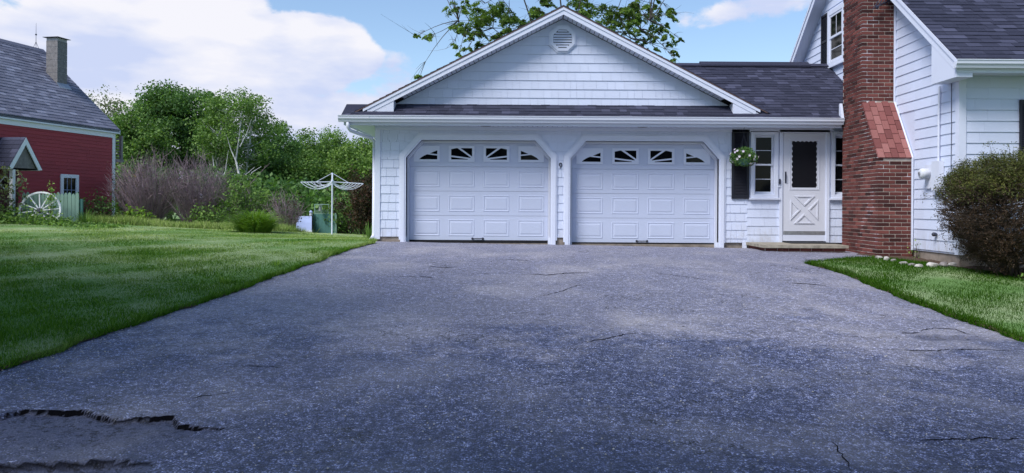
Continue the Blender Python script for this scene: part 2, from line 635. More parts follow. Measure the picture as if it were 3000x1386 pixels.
def m_grass(nm='grass_blade', k=1.0):
    t = NT(nm)
    g = t.n.new('ShaderNodeNewGeometry')
    r = g.outputs['Random Per Island']
    sp = t.n.new('ShaderNodeSeparateXYZ')
    t.l.new(g.outputs['Position'], sp.inputs[0])
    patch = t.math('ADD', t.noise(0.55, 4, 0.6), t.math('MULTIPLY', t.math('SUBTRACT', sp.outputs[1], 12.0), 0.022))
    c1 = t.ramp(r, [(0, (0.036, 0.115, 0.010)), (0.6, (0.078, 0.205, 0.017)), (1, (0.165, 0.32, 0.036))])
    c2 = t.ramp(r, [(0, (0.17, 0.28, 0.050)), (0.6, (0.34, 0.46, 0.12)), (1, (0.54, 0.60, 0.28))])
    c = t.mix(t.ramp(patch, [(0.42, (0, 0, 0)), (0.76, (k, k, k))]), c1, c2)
    if k < 1:
        c = t.mix(1.0, c, (0.38, 0.43, 0.36), 'MULTIPLY')
    d = t.n.new('ShaderNodeBsdfDiffuse')
    t.l.new(c, d.inputs[0])
    up = t.n.new('ShaderNodeVectorMath')
    up.operation = 'ADD'
    t.l.new(g.outputs['Normal'], up.inputs[0])
    up.inputs[1].default_value = (0, 0, 1.1)
    nn = t.n.new('ShaderNodeVectorMath')
    nn.operation = 'NORMALIZE'
    t.l.new(up.outputs[0], nn.inputs[0])
    t.l.new(nn.outputs[0], d.inputs['Normal'])
    tr = t.n.new('ShaderNodeBsdfTranslucent')
    t.l.new(c, tr.inputs[0])
    mx = t.n.new('ShaderNodeMixShader')
    mx.inputs[0].default_value = 0.3
    t.l.new(d.outputs[0], mx.inputs[1])
    t.l.new(tr.outputs[0], mx.inputs[2])
    t.l.new(mx.outputs[0], t.out.inputs[0])
    return t.m


MAT['grass'] = m_grass()
MAT['grass_deep'] = m_grass('deep_green_grass_blade', 0.25)


def m_lawn():
    t = NT('lawn_turf')
    n = t.noise(0.55, 4, 0.6)
    f = t.noise(45, 3, 0.7)
    c = t.ramp(n, [(0.42, (0.14, 0.25, 0.080)), (0.62, (0.30, 0.38, 0.20))])
    c = t.mix(t.math('MULTIPLY', t.math('SUBTRACT', f, 0.52, True), 2.0, True), c, (0.06, 0.10, 0.03))
    return t.bsdf(c, 0.95, t.bump(f, 0.8, 0.02), 0.1)


MAT['lawn'] = m_lawn()


def m_ground():
    t = NT('meadow_ground')
    n = t.noise(0.2, 5, 0.6)
    c = t.ramp(n, [(0.35, (0.030, 0.060, 0.015)), (0.7, (0.065, 0.095, 0.026))])
    return t.bsdf(c, 0.95, None, 0.1)


MAT['ground'] = m_ground()


def m_asphalt():
    t = NT('old_asphalt')
    P = t.pos()
    v1 = t.node('ShaderNodeTexVoronoi', Scale=92.0)
    t.l.new(P, v1.inputs['Vector'])
    v2 = t.node('ShaderNodeTexVoronoi', Scale=170.0)
    t.l.new(P, v2.inputs['Vector'])
    s1 = t.n.new('ShaderNodeSeparateColor')
    t.l.new(v1.outputs['Color'], s1.inputs[0])
    s2 = t.n.new('ShaderNodeSeparateColor')
    t.l.new(v2.outputs['Color'], s2.inputs[0])
    # exposed aggregate: each stone its own grey, the binder between dark
    st = t.ramp(s1.outputs[0], [(0.0, (0.020, 0.025, 0.058)), (0.45, (0.070, 0.080, 0.140)), (0.62, (0.22, 0.23, 0.315)), (0.85, (0.42, 0.43, 0.52)), (0.97, (0.56, 0.565, 0.64)), (1.0, (0.85, 0.85, 0.90))])
    st2 = t.ramp(s2.outputs[1], [(0.0, (0.03, 0.036, 0.070)), (0.50, (0.15, 0.16, 0.235)), (1.0, (0.52, 0.525, 0.60))])
    c = t.mix(0.40, st, st2)
    # clusters of stones and darker binder spots; light and shade of bumps painted in
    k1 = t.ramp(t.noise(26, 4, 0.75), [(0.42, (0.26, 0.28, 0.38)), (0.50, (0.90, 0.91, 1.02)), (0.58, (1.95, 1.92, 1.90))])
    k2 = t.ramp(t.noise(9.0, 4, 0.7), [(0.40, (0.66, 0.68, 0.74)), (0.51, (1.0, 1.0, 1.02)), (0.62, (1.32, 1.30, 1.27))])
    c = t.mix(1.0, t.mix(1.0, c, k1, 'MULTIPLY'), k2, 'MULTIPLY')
    c = t.mix(1.0, c, (0.63, 0.70, 0.92), 'MULTIPLY')
    v3 = t.node('ShaderNodeTexVoronoi', Scale=24.0)
    t.l.new(P, v3.inputs['Vector'])
    s3 = t.n.new('ShaderNodeSeparateColor')
    t.l.new(v3.outputs['Color'], s3.inputs[0])
    chip = t.math('MULTIPLY', t.math('GREATER_THAN', s3.outputs[0], 0.80), t.math('LESS_THAN', v3.outputs['Distance'], t.math('MULTIPLY', s3.outputs[1], 0.30)))
    c = t.mix(t.math('MULTIPLY', chip, 0.8), c, (0.62, 0.63, 0.70))
    edge = t.math('MULTIPLY', t.math('SUBTRACT', v1.outputs['Distance'], 0.30, True), 2.6, True)
    c = t.mix(edge, c, (0.032, 0.038, 0.066))
    # worn, dusty patches drawn out across the slope and older dark patches
    w = t.noise(0.8, 6, 0.62, t.pos((1.0, 0.9, 1.0)), 0.4)
    wear = t.math('MULTIPLY', t.math('SUBTRACT', w, 0.47, True), 3.0, True)
    fine = t.noise(11, 5, 0.7)
    wear2 = t.math('MULTIPLY', t.math('SUBTRACT', fine, 0.52, True), 3.0, True)
    c = t.mix(t.math('MULTIPLY', wear, 0.30), c, (0.56, 0.54, 0.56))
    c = t.mix(t.math('MULTIPLY', wear2, 0.22), c, (0.58, 0.575, 0.62))
    dk = t.math('MULTIPLY', t.math('SUBTRACT', t.noise(0.45, 5, 0.6, t.pos((0.8, 1, 1))), 0.52, True), 3.5, True)
    c = t.mix(t.math('MULTIPLY', dk, 0.55), c, (0.085, 0.095, 0.145))
    # worn surface, with the brighter light near the garage painted in; uneven limit
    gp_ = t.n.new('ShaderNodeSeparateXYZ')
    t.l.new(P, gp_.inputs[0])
    far_light = t.math('ADD', gp_.outputs[1], t.math('MULTIPLY', t.math('SUBTRACT', t.noise(0.6, 6, 0.7), 0.5), 9.0))
    far_light = t.ramp(t.math('MULTIPLY', t.math('SUBTRACT', far_light, 6.3, True), 0.20, True), [(0.0, (0, 0, 0)), (1.0, (1, 1, 1))])
    c = t.mix(t.math('MULTIPLY', far_light, 0.95), c, t.mix(0.5, (0.90, 0.82, 0.78), t.mix(1.0, c, (5.4, 4.6, 3.3), 'MULTIPLY')))
    # hairline cracks
    pd = t.n.new('ShaderNodeVectorMath')
    pd.operation = 'ADD'
    nz = t.node('ShaderNodeTexNoise', Scale=1.3, Detail=6.0, Roughness=0.65)
    t.l.new(P, nz.inputs['Vector'])
    t.l.new(t.pos((0.32, 0.75, 0.0)), pd.inputs[0])
    t.l.new(nz.outputs['Color'], pd.inputs[1])
    vc = t.node('ShaderNodeTexVoronoi', Scale=0.8)
    vc.feature = 'DISTANCE_TO_EDGE'
    t.l.new(pd.outputs[0], vc.inputs['Vector'])
    crk = t.math('LESS_THAN', vc.outputs['Distance'], 0.0035)
    crk = t.math('MULTIPLY', crk, t.math('GREATER_THAN', t.noise(0.6, 2), 0.50))
    c = t.mix(t.math('MULTIPLY', crk, 0.9), c, (0.010, 0.010, 0.012))
    # broken-out patches: the darker base course with pits
    br = t.n.new('ShaderNodeAttribute')
    br.attribute_name = 'broken'
    pit = t.math('MULTIPLY', t.math('SUBTRACT', t.noise(26, 3, 0.6), 0.47, True), 9.0, True)
    base_c = t.mix(pit, (0.085, 0.095, 0.155), (0.008, 0.008, 0.012))
    c = t.mix(t.math('MULTIPLY', t.math('MULTIPLY', br.outputs['Fac'], 2.0, True), 0.75), c, base_c)
    c = t.mix(t.math('MULTIPLY', t.math('SUBTRACT', br.outputs['Fac'], 0.5, True), 2.0, True), c, (0.006, 0.006, 0.008))
    h = t.math('ADD', t.math('MULTIPLY', v1.outputs['Distance'], -1.0), t.math('MULTIPLY', v2.outputs['Distance'], -0.5))
    h = t.math('ADD', h, t.math('MULTIPLY', t.noise(30, 4, 0.7), 0.9))
    rough = t.math('ADD', 0.50, t.math('MULTIPLY', s1.outputs[1], 0.25))
    return t.bsdf(c, rough, t.bump(h, 0.55, 0.006), t.math('MULTIPLY', t.math('SUBTRACT', 1.0, br.outputs['Fac'], True), 0.6))


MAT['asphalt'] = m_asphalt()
# ------------------------------------------------------------------ terrain
def sstep(a, b, x):
    t = np.clip((x - a) / (b - a), 0, 1)
    return t * t * (3 - 2 * t)


def gz(x, y):
    """height of the ground, before kerbs and edges"""
    x, y = np.asarray(x, float), np.asarray(y, float)
    base = -0.75 + 0.0517 * np.clip(y, -40, 200)
    base = -np.log(np.exp(-base * 14) + np.exp(-0.0 * 14)) / 14 + 0.05 * np.exp(-((y - 14.5) / 4.0) ** 2)
    cross = -0.012 * (np.clip(x, -3.5, 9) + 2.5)
    left = sstep(14, 20, y) * np.clip(0.035 * (-x - 8.0), -0.14, 0.22)
    drop = -0.06 * np.clip(y - 21.0, 0, 14) * (0.35 + 0.65 * sstep(-12, -8.5, x))
    und = 0.015 * np.sin(x * 0.7 + 1.3) * np.sin(y * 0.5) * sstep(6, 9, np.abs(x))
    return base + cross + left + drop + und


def g1(x, y):
    return float(gz(x, y))


def vnoise(x, y, s, seed=0):
    x, y = np.asarray(x) * s, np.asarray(y) * s
    return (np.sin(x * 1.7 + seed) * np.cos(y * 1.3 + seed * 2.1) + 0.5 * np.sin(x * 3.9 - y * 2.7 + seed) + 0.35 * np.sin(x * 7.3 + y * 6.1 + 3 * seed)
            + 0.25 * np.cos(x * 13.1 - y * 11.7 + seed)) / 2.1


def grid_mesh(name, X, Y, Z, mat, smooth=True):
    ny, nx = X.shape
    V = np.stack([X, Y, Z], -1).reshape(-1, 3)
    i = np.arange(ny - 1)[:, None] * nx + np.arange(nx - 1)[None, :]
    F = np.stack([i, i + 1, i + nx + 1, i + nx], -1).reshape(-1, 4)
    return np_mesh(name, V, F, mat, smooth)


def left_edge(y):
    y = np.asarray(y, float)
    e = np.interp(y, [-30, 0, 3.0, 5.52, 9.04, 14.6, 15.7], [-6.5, -4.3, -3.95, -3.74, -3.38, -3.0, -3.2])
    return e + 0.035 * vnoise(y * 0 + 1.0, y, 1.6, 2.0) + 0.02 * vnoise(y * 0 + 2.0, y, 5.0, 1.0)


# far ground to the horizon
gx = np.concatenate([-np.geomspace(1200, 14, 26), np.linspace(-13, 14, 28), np.geomspace(15, 1200, 26)])
gy = np.concatenate([-np.geomspace(800, 9, 18), np.linspace(-8, 40, 40), np.geomspace(42, 1800, 28)])
GX, GY = np.meshgrid(gx, gy)
tag(link('ground', grid_mesh('ground', GX, GY, gz(np.clip(GX, -30, 30), np.clip(GY, -40, 60)) - 0.13, MAT['ground'])), kind='structure')

# driveway, with the broken patch at the lower left and a smaller one by the right lawn
dx = np.concatenate([np.arange(-6.2, -4.2, 0.1), np.arange(-4.2, -1.4, 0.02), np.arange(-1.4, 7.0, 0.06)])
dy = np.concatenate([np.arange(-14, 2.8, 0.4), np.arange(2.8, 4.25, 0.025), np.arange(4.25, 4.75, 0.010), np.arange(4.75, 5.4, 0.05), np.arange(5.4, 6.6, 0.08), np.arange(6.6, 7.8, 0.03), np.arange(7.8, 15.78, 0.09)])
DX, DY = np.meshgrid(dx, dy)
DZ = gz(DX, DY) + 0.006 * vnoise(DX, DY, 1.1, 3.0) + 0.003 * vnoise(DX, DY, 3.3, 5.0)
e1 = np.interp(DX, [-4.2, -3.6, -3.08, -3.03, -2.67, -2.40, -2.10, -2.0, -1.75, -1.62], [4.25, 4.42, 4.54, 4.65, 4.67, 4.54, 4.61, 4.46, 4.40, 4.38]) + 0.016 * vnoise(DX, DY * 0, 9, 1)
in1 = (DY < e1) & (DX < -1.62)
fall1 = np.clip((e1 - DY) / 0.012, 0, 1)
rec1 = 1 - sstep(0.15, 0.95, (e1 - DY) + 0.9 * np.clip(DX + 2.3, 0, 1))
DZ -= np.where(in1, 0.030 * fall1 * rec1 * sstep(-1.6, -1.95, DX), 0)
e2 = np.interp(DX, [-3.4, -2.6, -2.36, -2.11, -1.99, -1.8], [3.7, 3.86, 3.90, 3.94, 3.90, 3.86])
in2 = (DY < e2) & (DX < -1.85)
DZ -= np.where(in2, 0.04 * np.clip((e2 - DY) / 0.04, 0, 1) * (1 - sstep(0.1, 0.8, e2 - DY)) * sstep(-1.85, -2.05, DX), 0)
DZ += np.where(in1, 0.006 * vnoise(DX, DY, 9.0, 4.0), 0)
e3 = 7.30 - 0.55 * (DX - 3.85) ** 2 + 0.02 * vnoise(DX, DY * 0, 8, 2)
m3 = sstep(3.45, 3.6, DX) * (1 - sstep(4.1, 4.25, DX))
DZ -= np.where(DY < e3, 0.03 * np.clip((e3 - DY) / 0.03, 0, 1) * (1 - sstep(0.05, 0.3, e3 - DY)), 0) * m3
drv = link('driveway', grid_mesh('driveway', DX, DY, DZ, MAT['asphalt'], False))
tag(drv, kind='structure')
brk = np.where(in1, 0.5 * (0.25 + 0.75 * rec1) * sstep(-1.6, -1.95, DX), 0)
brk = np.maximum(brk, np.where((DY - e1 < 0.004) & (DY - e1 > -0.016 - 0.012 * vnoise(DX, DY * 0, 6, 3)), 1.0, 0.0) * (DX < -1.68))
brk = np.maximum(brk, np.where(in2, 0.95 - 0.5 * sstep(0.02, 0.05, e2 - DY), 0) * (1 - 0.6 * sstep(0.2, 0.5, e2 - DY)))
brk = np.maximum(brk, np.where((DY < e3 + 0.004), 0.45 * (1 - sstep(0.10, 0.3, e3 - DY)), 0) * m3)
at_ = drv.data.attributes.new('broken', 'FLOAT', 'POINT')
at_.data.foreach_set('value', np.clip(brk, 0, 1).astype(np.float32).ravel())

# cracks running through the asphalt
def drive_z(x, y):
    return float(gz(x, y) + 0.006 * vnoise(x, y, 1.1, 3.0) + 0.003 * vnoise(x, y, 3.3, 5.0))


def on_drive(px, py):
    y = 1.47 / (((py - ROLL * (px - VPX)) - VPY) / FPX + 0.0517)
    return ((px - VPX) / FPX * y, y)


def crack(pts, w, seed, curve=None):
    rg = random.Random(seed)
    fine = []
    for (a, b) in zip(pts[:-1], pts[1:]):
        L = math.dist(a, b)
        n = max(2, int(L / 0.045))
        for i in range(n):
            t = i / n
            fine.append((a[0] + (b[0] - a[0]) * t + rg.gauss(0, 0.010), a[1] + (b[1] - a[1]) * t + rg.gauss(0, 0.012)))
    fine.append(pts[-1])
    V, F = [], []
    n = len(fine)
    for i, (x, y) in enumerate(fine):
        p, q = fine[max(i - 1, 0)], fine[min(i + 1, n - 1)]
        d = math.dist(p, q) or 1.0
        nx_, ny_ = -(q[1] - p[1]) / d, (q[0] - p[0]) / d
        ww = w * rg.uniform(0.25, 1.0) * min(1.0, 4 * i / n + 0.05, 4 * (n - 1 - i) / n + 0.05)
        for s_ in (-1, 1):
            xx, yy = x + nx_ * ww * s_, y + ny_ * ww * s_
            V.append((xx, yy, drive_z(xx, yy) + 0.0035))
    for i in range(n - 1):
        F.append((2 * i, 2 * i + 1, 2 * i + 3, 2 * i + 2))
    MB().add(V, F).build('crack', MAT['tar'], drv)


for k, (pp_, w_) in enumerate((
        ([(1570, 866), (1640, 850), (1690, 832), (1735, 826)], 0.010), ([(1690, 995), (1760, 985), (1830, 968), (1880, 962)], 0.010),
        ([(1250, 782), (1300, 785), (1345, 783)], 0.022), ([(1540, 800), (1600, 803), (1660, 797), (1740, 795)], 0.020), ([(1150, 812), (1230, 810), (1290, 815)], 0.018),
        ([(2300, 816), (2370, 819), (2433, 826)], 0.020), ([(2567, 1000), (2700, 1003), (2860, 999), (3010, 1005)], 0.011), ([(2650, 1262), (2760, 1264), (2880, 1256), (3020, 1254)], 0.009),
        ([(2440, 1262), (2460, 1300), (2490, 1330), (2500, 1352)], 0.005), ([(522, 1170), (600, 1160), (690, 1144)], 0.007), ([(650, 1080), (720, 1072), (840, 1074)], 0.008),
        ([(1480, 760), (1560, 764)], 0.02), ([(1900, 790), (1990, 800), (2090, 812)], 0.012), ([(1560, 1120), (1640, 1108), (1700, 1106)], 0.006),
        ([(2690, 948), (2740, 940), (2800, 941), (2850, 958)], 0.014), ([(2640, 955), (2700, 952)], 0.02))):
    crack([on_drive(*p) for p in pp_], w_, 900 + k)

# lawns: turf sheets whose edge stands a little above the asphalt
ly = np.concatenate([np.linspace(-40, 2, 22), np.arange(2.4, 15.7, 0.12), np.linspace(15.8, 30, 40), np.geomspace(31, 70, 12)])
ld = np.array([0, 0.015, 0.05, 0.12, 0.3, 0.6, 1, 1.5, 2, 3, 4, 5, 6, 7, 8, 9, 10, 12, 14, 17, 20, 25, 32, 40])
LY, LD = np.meshgrid(ly, ld, indexing='ij')
LX = left_edge(LY) - LD
up = np.interp(LD, [0, 0.015, 0.05, 0.12, 0.3, 40], [-0.05, 0.008, 0.022, 0.03, 0.04, 0.04])
LZ = gz(LX, LY) + up + 0.012 * vnoise(LX, LY, 0.8, 6) * np.clip(LD, 0, 1)
tag(link('lawn', grid_mesh('lawn', LX, LY, LZ, MAT['lawn'])), kind='structure')


def right_top(x):
    return np.interp(x, [4.2, 4.36, 5.0, 5.75, 6.05, 6.6, 7.2, 9, 40], [12.45, 12.6, 13.0, 13.42, 13.22, 12.0, 11.0, 10.8, 10.8]) + 0.03 * vnoise(x, x * 0, 3, 4)


def right_edge(y):
    y = np.asarray(y, float)
    return np.interp(y, [-40, 2, 7, 8.85, 11.35, 12.6, 13.5], [7.5, 4.75, 4.42, 4.38, 4.5, 4.36, 4.36]) + 0.03 * vnoise(y * 0, y, 2.2, 3)


rs = np.concatenate([np.linspace(0, 0.1, 6), np.linspace(0.12, 2.6, 60), np.linspace(2.8, 12, 30), np.linspace(13, 45, 10)])
rt = np.concatenate([np.array([0, 0.002, 0.006, 0.02]), np.linspace(0.04, 1, 60)])
RS, RT = np.meshgrid(rs, rt)
RY = right_top(4.36 + RS) - RT * 45
RX = right_edge(RY) + RS
RZ = gz(RX, RY) + np.minimum(np.interp(RS, [0, 0.02, 0.06, 0.2], [-0.05, 0.008, 0.02, 0.04]), np.interp(RT * 45, [0, 0.09, 0.3], [-0.04, 0.012, 0.04])) + 0.01 * vnoise(RX, RY, 0.9, 2)
tag(link('lawn', grid_mesh('lawn', RX, RY, RZ, MAT['lawn'])), kind='structure')

# planting bed beside the chimney and house
bx_ = np.linspace(4.9, 16, 90)
by_ = np.linspace(10.2, 14.2, 50)
BX, BY = np.meshgrid(bx_, by_)
BZ = gz(BX, BY) + 0.022 + 0.02 * vnoise(BX, BY, 4, 7)
BZ -= 0.14 * (1 - sstep(5.75, 6.05, BX - 0.2 * (13.6 - BY)))
tag(link('soil_bed', grid_mesh('soil_bed', BX, BY, BZ, MAT['soil'])), kind='structure')


# grass blades
def blades(n, x, y, z, h, w, seed, lean=0.6):
    g = np.random.default_rng(seed)
    a = g.uniform(0, 2 * np.pi, n)
    hh = h * g.uniform(0.55, 1.25, n)
    ww = w * g.uniform(0.7, 1.3, n)
    b = np.stack([x, y, z - 0.008], 1)
    s = np.stack([np.cos(a), np.sin(a), 0 * a], 1) * ww[:, None] * 0.5
    la = g.uniform(0, 2 * np.pi, n)
    l = g.uniform(0.05, lean, n) * hh
    tip = b + np.stack([np.cos(la) * l, np.sin(la) * l, hh], 1)
    V = np.stack([b - s, b + s, tip], 1).reshape(-1, 3)
    F = np.arange(3 * n).reshape(-1, 3)
    return V, F


def lawn_points(n, xa, xb, ya, yb, keep, seed):
    g = np.random.default_rng(seed)
    x, y = g.uniform(xa, xb, n), g.uniform(ya, yb, n)
    k = keep(x, y)
    return x[k], y[k]


def dry(x, y):
    """bare, worn turf near the fence"""
    return np.exp(-(((x + 10.8) / 1.5) ** 2 + ((y - 17.6) / 0.5) ** 2)) + np.exp(-(((x + 12.6) / 1.0) ** 2 + ((y - 17.9) / 0.4) ** 2))


gv, gf, off = [], [], 0
gg = np.random.default_rng(5)
for (ya, yb, dens_, h, w) in ((4.6, 7.0, 7500, 0.046, 0.006), (7.0, 9.5, 5000, 0.044, 0.008), (9.5, 13, 2600, 0.040, 0.010), (13, 18, 1300, 0.034, 0.013), (18, 27, 520, 0.034, 0.020)):
    xa = -0.70 * yb - 2.2
    n = int((-2.9 - xa) * (yb - ya) * dens_)
    x, y = lawn_points(n, xa, -2.8, ya, yb, lambda x, y: (x < left_edge(y) - 0.015 - 0.05 * np.abs(vnoise(x, y, 2.5, 1))) & (x > -0.70 * y - 2.2) & (gg.random(len(x)) > 0.85 * np.clip(dry(x, y), 0, 1)), int(ya * 10))
    dd = np.clip((left_edge(y) - x) / 0.3, 0, 1)
    hz = h * (0.75 + 0.5 * vnoise(x, y, 1.3, 8) + 0.35 * (1 - dd) * (gg.random(len(x)) > 0.7))
    V, F = blades(len(x), x, y, gz(x, y) + np.interp(left_edge(y) - x, [0, 0.015, 0.05, 0.12, 0.3], [-0.05, 0.008, 0.022, 0.03, 0.04]), np.clip(hz, 0.02, 0.2), w, int(ya * 7))
    gv.append(V)
    gf.append(F + off)
    off += len(V)
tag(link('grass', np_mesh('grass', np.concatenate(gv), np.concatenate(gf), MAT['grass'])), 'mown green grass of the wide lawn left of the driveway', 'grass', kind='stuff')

# bare soil and long fringe blades where turf meets asphalt
def soil_strip(fx, ys, sgn, seed):
    n = len(ys)
    e = fx(ys)
    wv = np.clip(0.002 + 0.07 * (vnoise(ys * 0 + seed, ys, 1.9, seed) + 0.15 * vnoise(ys * 0, ys, 13, seed)), 0.001, 0.12)
    cols = [(-0.06, 0.02), (0.0, 0.014), (0.5, 0.010), (1.0, 0.0045)]
    V = []
    for k, (f, dz) in enumerate(cols):
        x = e + sgn * (wv * f if f >= 0 else f)
        V.append(np.stack([x, ys, gz(x, ys) + 0.004 + dz + 0.006 * vnoise(x, ys, 1.1, 3.0) + (0.004 * vnoise(x, ys, 14, 2) if 0 < k < 3 else 0)], 1))
    V = np.stack(V, 1)
    i = np.arange(n - 1)[:, None] * 4 + np.arange(3)[None, :]
    F = np.stack([i, i + 1, i + 5, i + 4], -1).reshape(-1, 4)
    tag(link('soil_edge', np_mesh('soil_edge', V.reshape(-1, 3), F, MAT['soil'], True)), kind='structure')


soil_strip(left_edge, np.arange(2.5, 15.6, 0.03), 1, 2.0)
soil_strip(right_edge, np.arange(4.0, 12.4, 0.03), -1, 3.0)
g_ = np.random.default_rng(77)
fy = g_.uniform(4.4, 15.5, 9000)
fx_ = left_edge(fy) - np.abs(g_.normal(0, 0.04, 9000)) + 0.03 + 0.03 * vnoise(fy * 0, fy, 4.3, 2)
V, F = blades(9000, fx_, fy, gz(fx_, fy) + 0.012, 0.055 * (1 + 0.8 * (vnoise(fx_, fy, 2.1, 3) > 0.25)), 0.008, 78, 1.3)
fl = link('grass_fringe', np_mesh('grass_fringe', V, F, MAT['grass']))
tag(fl, 'longer grass fringe hanging over the left driveway edge', 'grass', kind='stuff')

fy = g_.uniform(5.5, 12.5, 5000)
fx_ = right_edge(fy) + np.abs(g_.normal(0, 0.05, 5000)) - 0.035 - 0.03 * vnoise(fy * 0, fy, 4.3, 4)
V, F = blades(5000, fx_, fy, gz(fx_, fy) + 0.010, 0.055 * (1 + 0.6 * (vnoise(fx_, fy, 2.1, 3) > 0.25)), 0.009, 79, 1.3)
tag(link('grass_fringe', np_mesh('grass_fringe', V, F, MAT['grass_deep'])), 'longer grass fringe hanging over the right driveway edge', 'grass', kind='stuff')
# loose grit on the asphalt
NG = 5200
qx = np.concatenate([left_edge(np.linspace(3.6, 15, 2000)) + np.abs(g_.normal(0.05, 0.22, 2000)), g_.uniform(-3.6, 4.4, NG - 2000)])
qy = np.concatenate([np.linspace(3.6, 15, 2000) + g_.normal(0, 0.05, 2000), 3.3 + 9.0 * g_.random(NG - 2000) ** 1.7])
qr = 0.0028 + 0.0050 * g_.random(NG) ** 2.5
qz = gz(qx, qy) + 0.006 * vnoise(qx, qy, 1.1, 3.0) + 0.003 * vnoise(qx, qy, 3.3, 5.0)
ok = ~((qx < -1.6) & (qy < 4.75))
qx, qy, qz, qr = qx[ok], qy[ok], qz[ok], qr[ok]
oc = np.array([[1, 0, 0], [-1, 0, 0], [0, 1, 0], [0, -1, 0], [0, 0, 0.7], [0, 0, -0.7]])
jit = 1 + 0.35 * g_.normal(size=(len(qx), 6, 1)) * 0.6
Vq = np.stack([qx, qy, qz + qr * 0.5], 1)[:, None, :] + oc[None] * qr[:, None, None] * jit
fo_ = np.array([[0, 2, 4], [2, 1, 4], [1, 3, 4], [3, 0, 4], [2, 0, 5], [1, 2, 5], [3, 1, 5], [0, 3, 5]])
Fq = (np.arange(len(qx))[:, None, None] * 6 + fo_[None]).reshape(-1, 3)
tag(link('loose_grit', np_mesh('loose_grit', Vq.reshape(-1, 3), Fq, MAT['stone'])), 'loose pale grit scattered on the driveway', 'grit', kind='stuff')

gv, gf, off = [], [], 0
for (ya, yb, dens_, h, w) in ((5.2, 9.0, 4500, 0.05, 0.008), (9.0, 13.6, 3200, 0.055, 0.010)):
    n = int(6.6 * (yb - ya) * dens_)
    x, y = lawn_points(n, 4.3, 10.9, ya, yb, lambda x, y: (x > right_edge(y) + 0.02) & (y < right_top(x) - 0.05) & (x < 0.72 * y + 2.2), int(ya * 13))
    V, F = blades(len(x), x, y, gz(x, y) + 0.03, np.clip(h * (0.85 + 0.4 * vnoise(x, y, 1.3, 8)), 0.02, 0.2), w, int(ya * 3))
    gv.append(V)
    gf.append(F + off)
    off += len(V)
tag(link('grass', np_mesh('grass', np.concatenate(gv), np.concatenate(gf), MAT['grass_deep'])), 'mown green grass of the small lawn right of the driveway', 'grass', kind='stuff')

# ------------------------------------------------------------------ garage
YW = 15.75                     # front wall plane of garage and breezeway
GL, GR = -3.14, 4.30           # garage side walls
PK, PKZ, RS_ = 0.587, 4.66, 0.515
garage = thing('garage', (0.6, YW + 3.5, 0), 'white shingled two-door garage with a front gable and octagonal vent', 'garage')
OPEN = [(-2.54, 0.36, 0.0), (0.754, 3.73, -0.03)]
ZC, ZT, CH = 1.69, 2.04, 0.31
SOF = 2.31


def rake(x):
    return PKZ - RS_ * abs(x - PK)


m = MB()
F0 = 0.10
zones = [[(GL, F0), (-2.54, F0), (-2.54, ZC), (GL, ZC)],
         [(GL, ZC), (-2.54, ZC), (-2.54 + CH, ZT), (GL, ZT)],
         [(0.36, F0), (0.754, F0), (0.754, ZC), (0.36, ZC)],
         [(0.36, ZC), (0.754, ZC), (0.754 + CH, ZT), (0.36 - CH, ZT)],
         [(3.73, F0 - 0.08), (GR, F0 - 0.08), (GR, ZC), (3.73, ZC)],
         [(3.73, ZC), (GR, ZC), (GR, ZT), (3.73 - CH, ZT)],
         [(GL, ZT), (GR, ZT), (GR, SOF + 0.02), (GL, SOF + 0.02)]]
gable = [(PK - 3.42, 2.72), (PK + 3.42, 2.72), (PK, 2.72 + 3.42 * RS_)]
for z in zones:
    m.prism([(a, YW, b) for a, b in z], (0, 0.12, 0))
m.prism([(a, YW + 0.002, b) for a, b in [(GL, SOF + 0.03), (GR, SOF + 0.03), (GR, rake(GR) - 0.2), (PK, PKZ - 0.2), (GL, rake(GL) - 0.2)]], (0, 0.10, 0))
m.box(GL, GL + 0.12, YW + 0.13, 23.0, 0.0, SOF + 0.03)
m.box(GR - 0.12, GR, YW + 0.13, 23.0, 0.0, SOF + 0.03)
m.prism([(a, 23.01, b) for a, b in [(GL, 0), (GR, 0), (GR, rake(GR) - 0.2), (PK, PKZ - 0.2), (GL, rake(GL) - 0.2)]], (0, 0.12, 0))
wall_g = m.build('wall', MAT['siding'], garage)
pieces = clad(zones, (0, YW, 0), (1, 0, 0), (0, 0, 1), (0, -1, 0), 0.1726, 0.10, 0.22, 0.014, 0.003, 0.0045, v0=F0, seed=3, proud=0.0012)
pieces += clad([gable], (0, YW, 0), (1, 0, 0), (0, 0, 1), (0, -1, 0), 0.176, 0.12, 0.30, 0.016, 0.003, 0.0035, v0=2.72, seed=4, proud=0.001)
place_pieces(pieces, 'shingle', 'wall_shingles', MAT['siding'], wall_g)
# left side wall clapboards (seen edge-on)
m = MB()
for (vs_, fs, a, c) in clad([[(YW, F0), (23, F0), (23, SOF), (YW, SOF)]], (GL, 0, 0), (0, 1, 0), (0, 0, 1), (-1, 0, 0), 0.1726, 0.6, 1.2, 0.014, 0.003, 0.002, v0=F0, seed=9):
    m.add(vs_, fs)
tag(m.build('side_siding', MAT['siding'], garage), kind='stuff')
m = MB()
m.box(GL + 0.02, -2.62, YW + 0.012, YW + 0.3, -0.25, F0 - 0.004)
m.box(0.45, 0.67, YW + 0.012, YW + 0.3, -0.25, F0 - 0.004)
m.box(3.82, GR + 0.0, YW + 0.03, YW + 0.3, -0.35, F0 - 0.09)
m.box(GL + 0.02, GL + 0.3, YW + 0.31, 23.1, -1.2, F0 - 0.1)
m.box(-2.6, 3.8, YW + 0.16, YW + 0.8, -0.4, -0.03)
m.build('foundation', MAT['foundation'], garage)
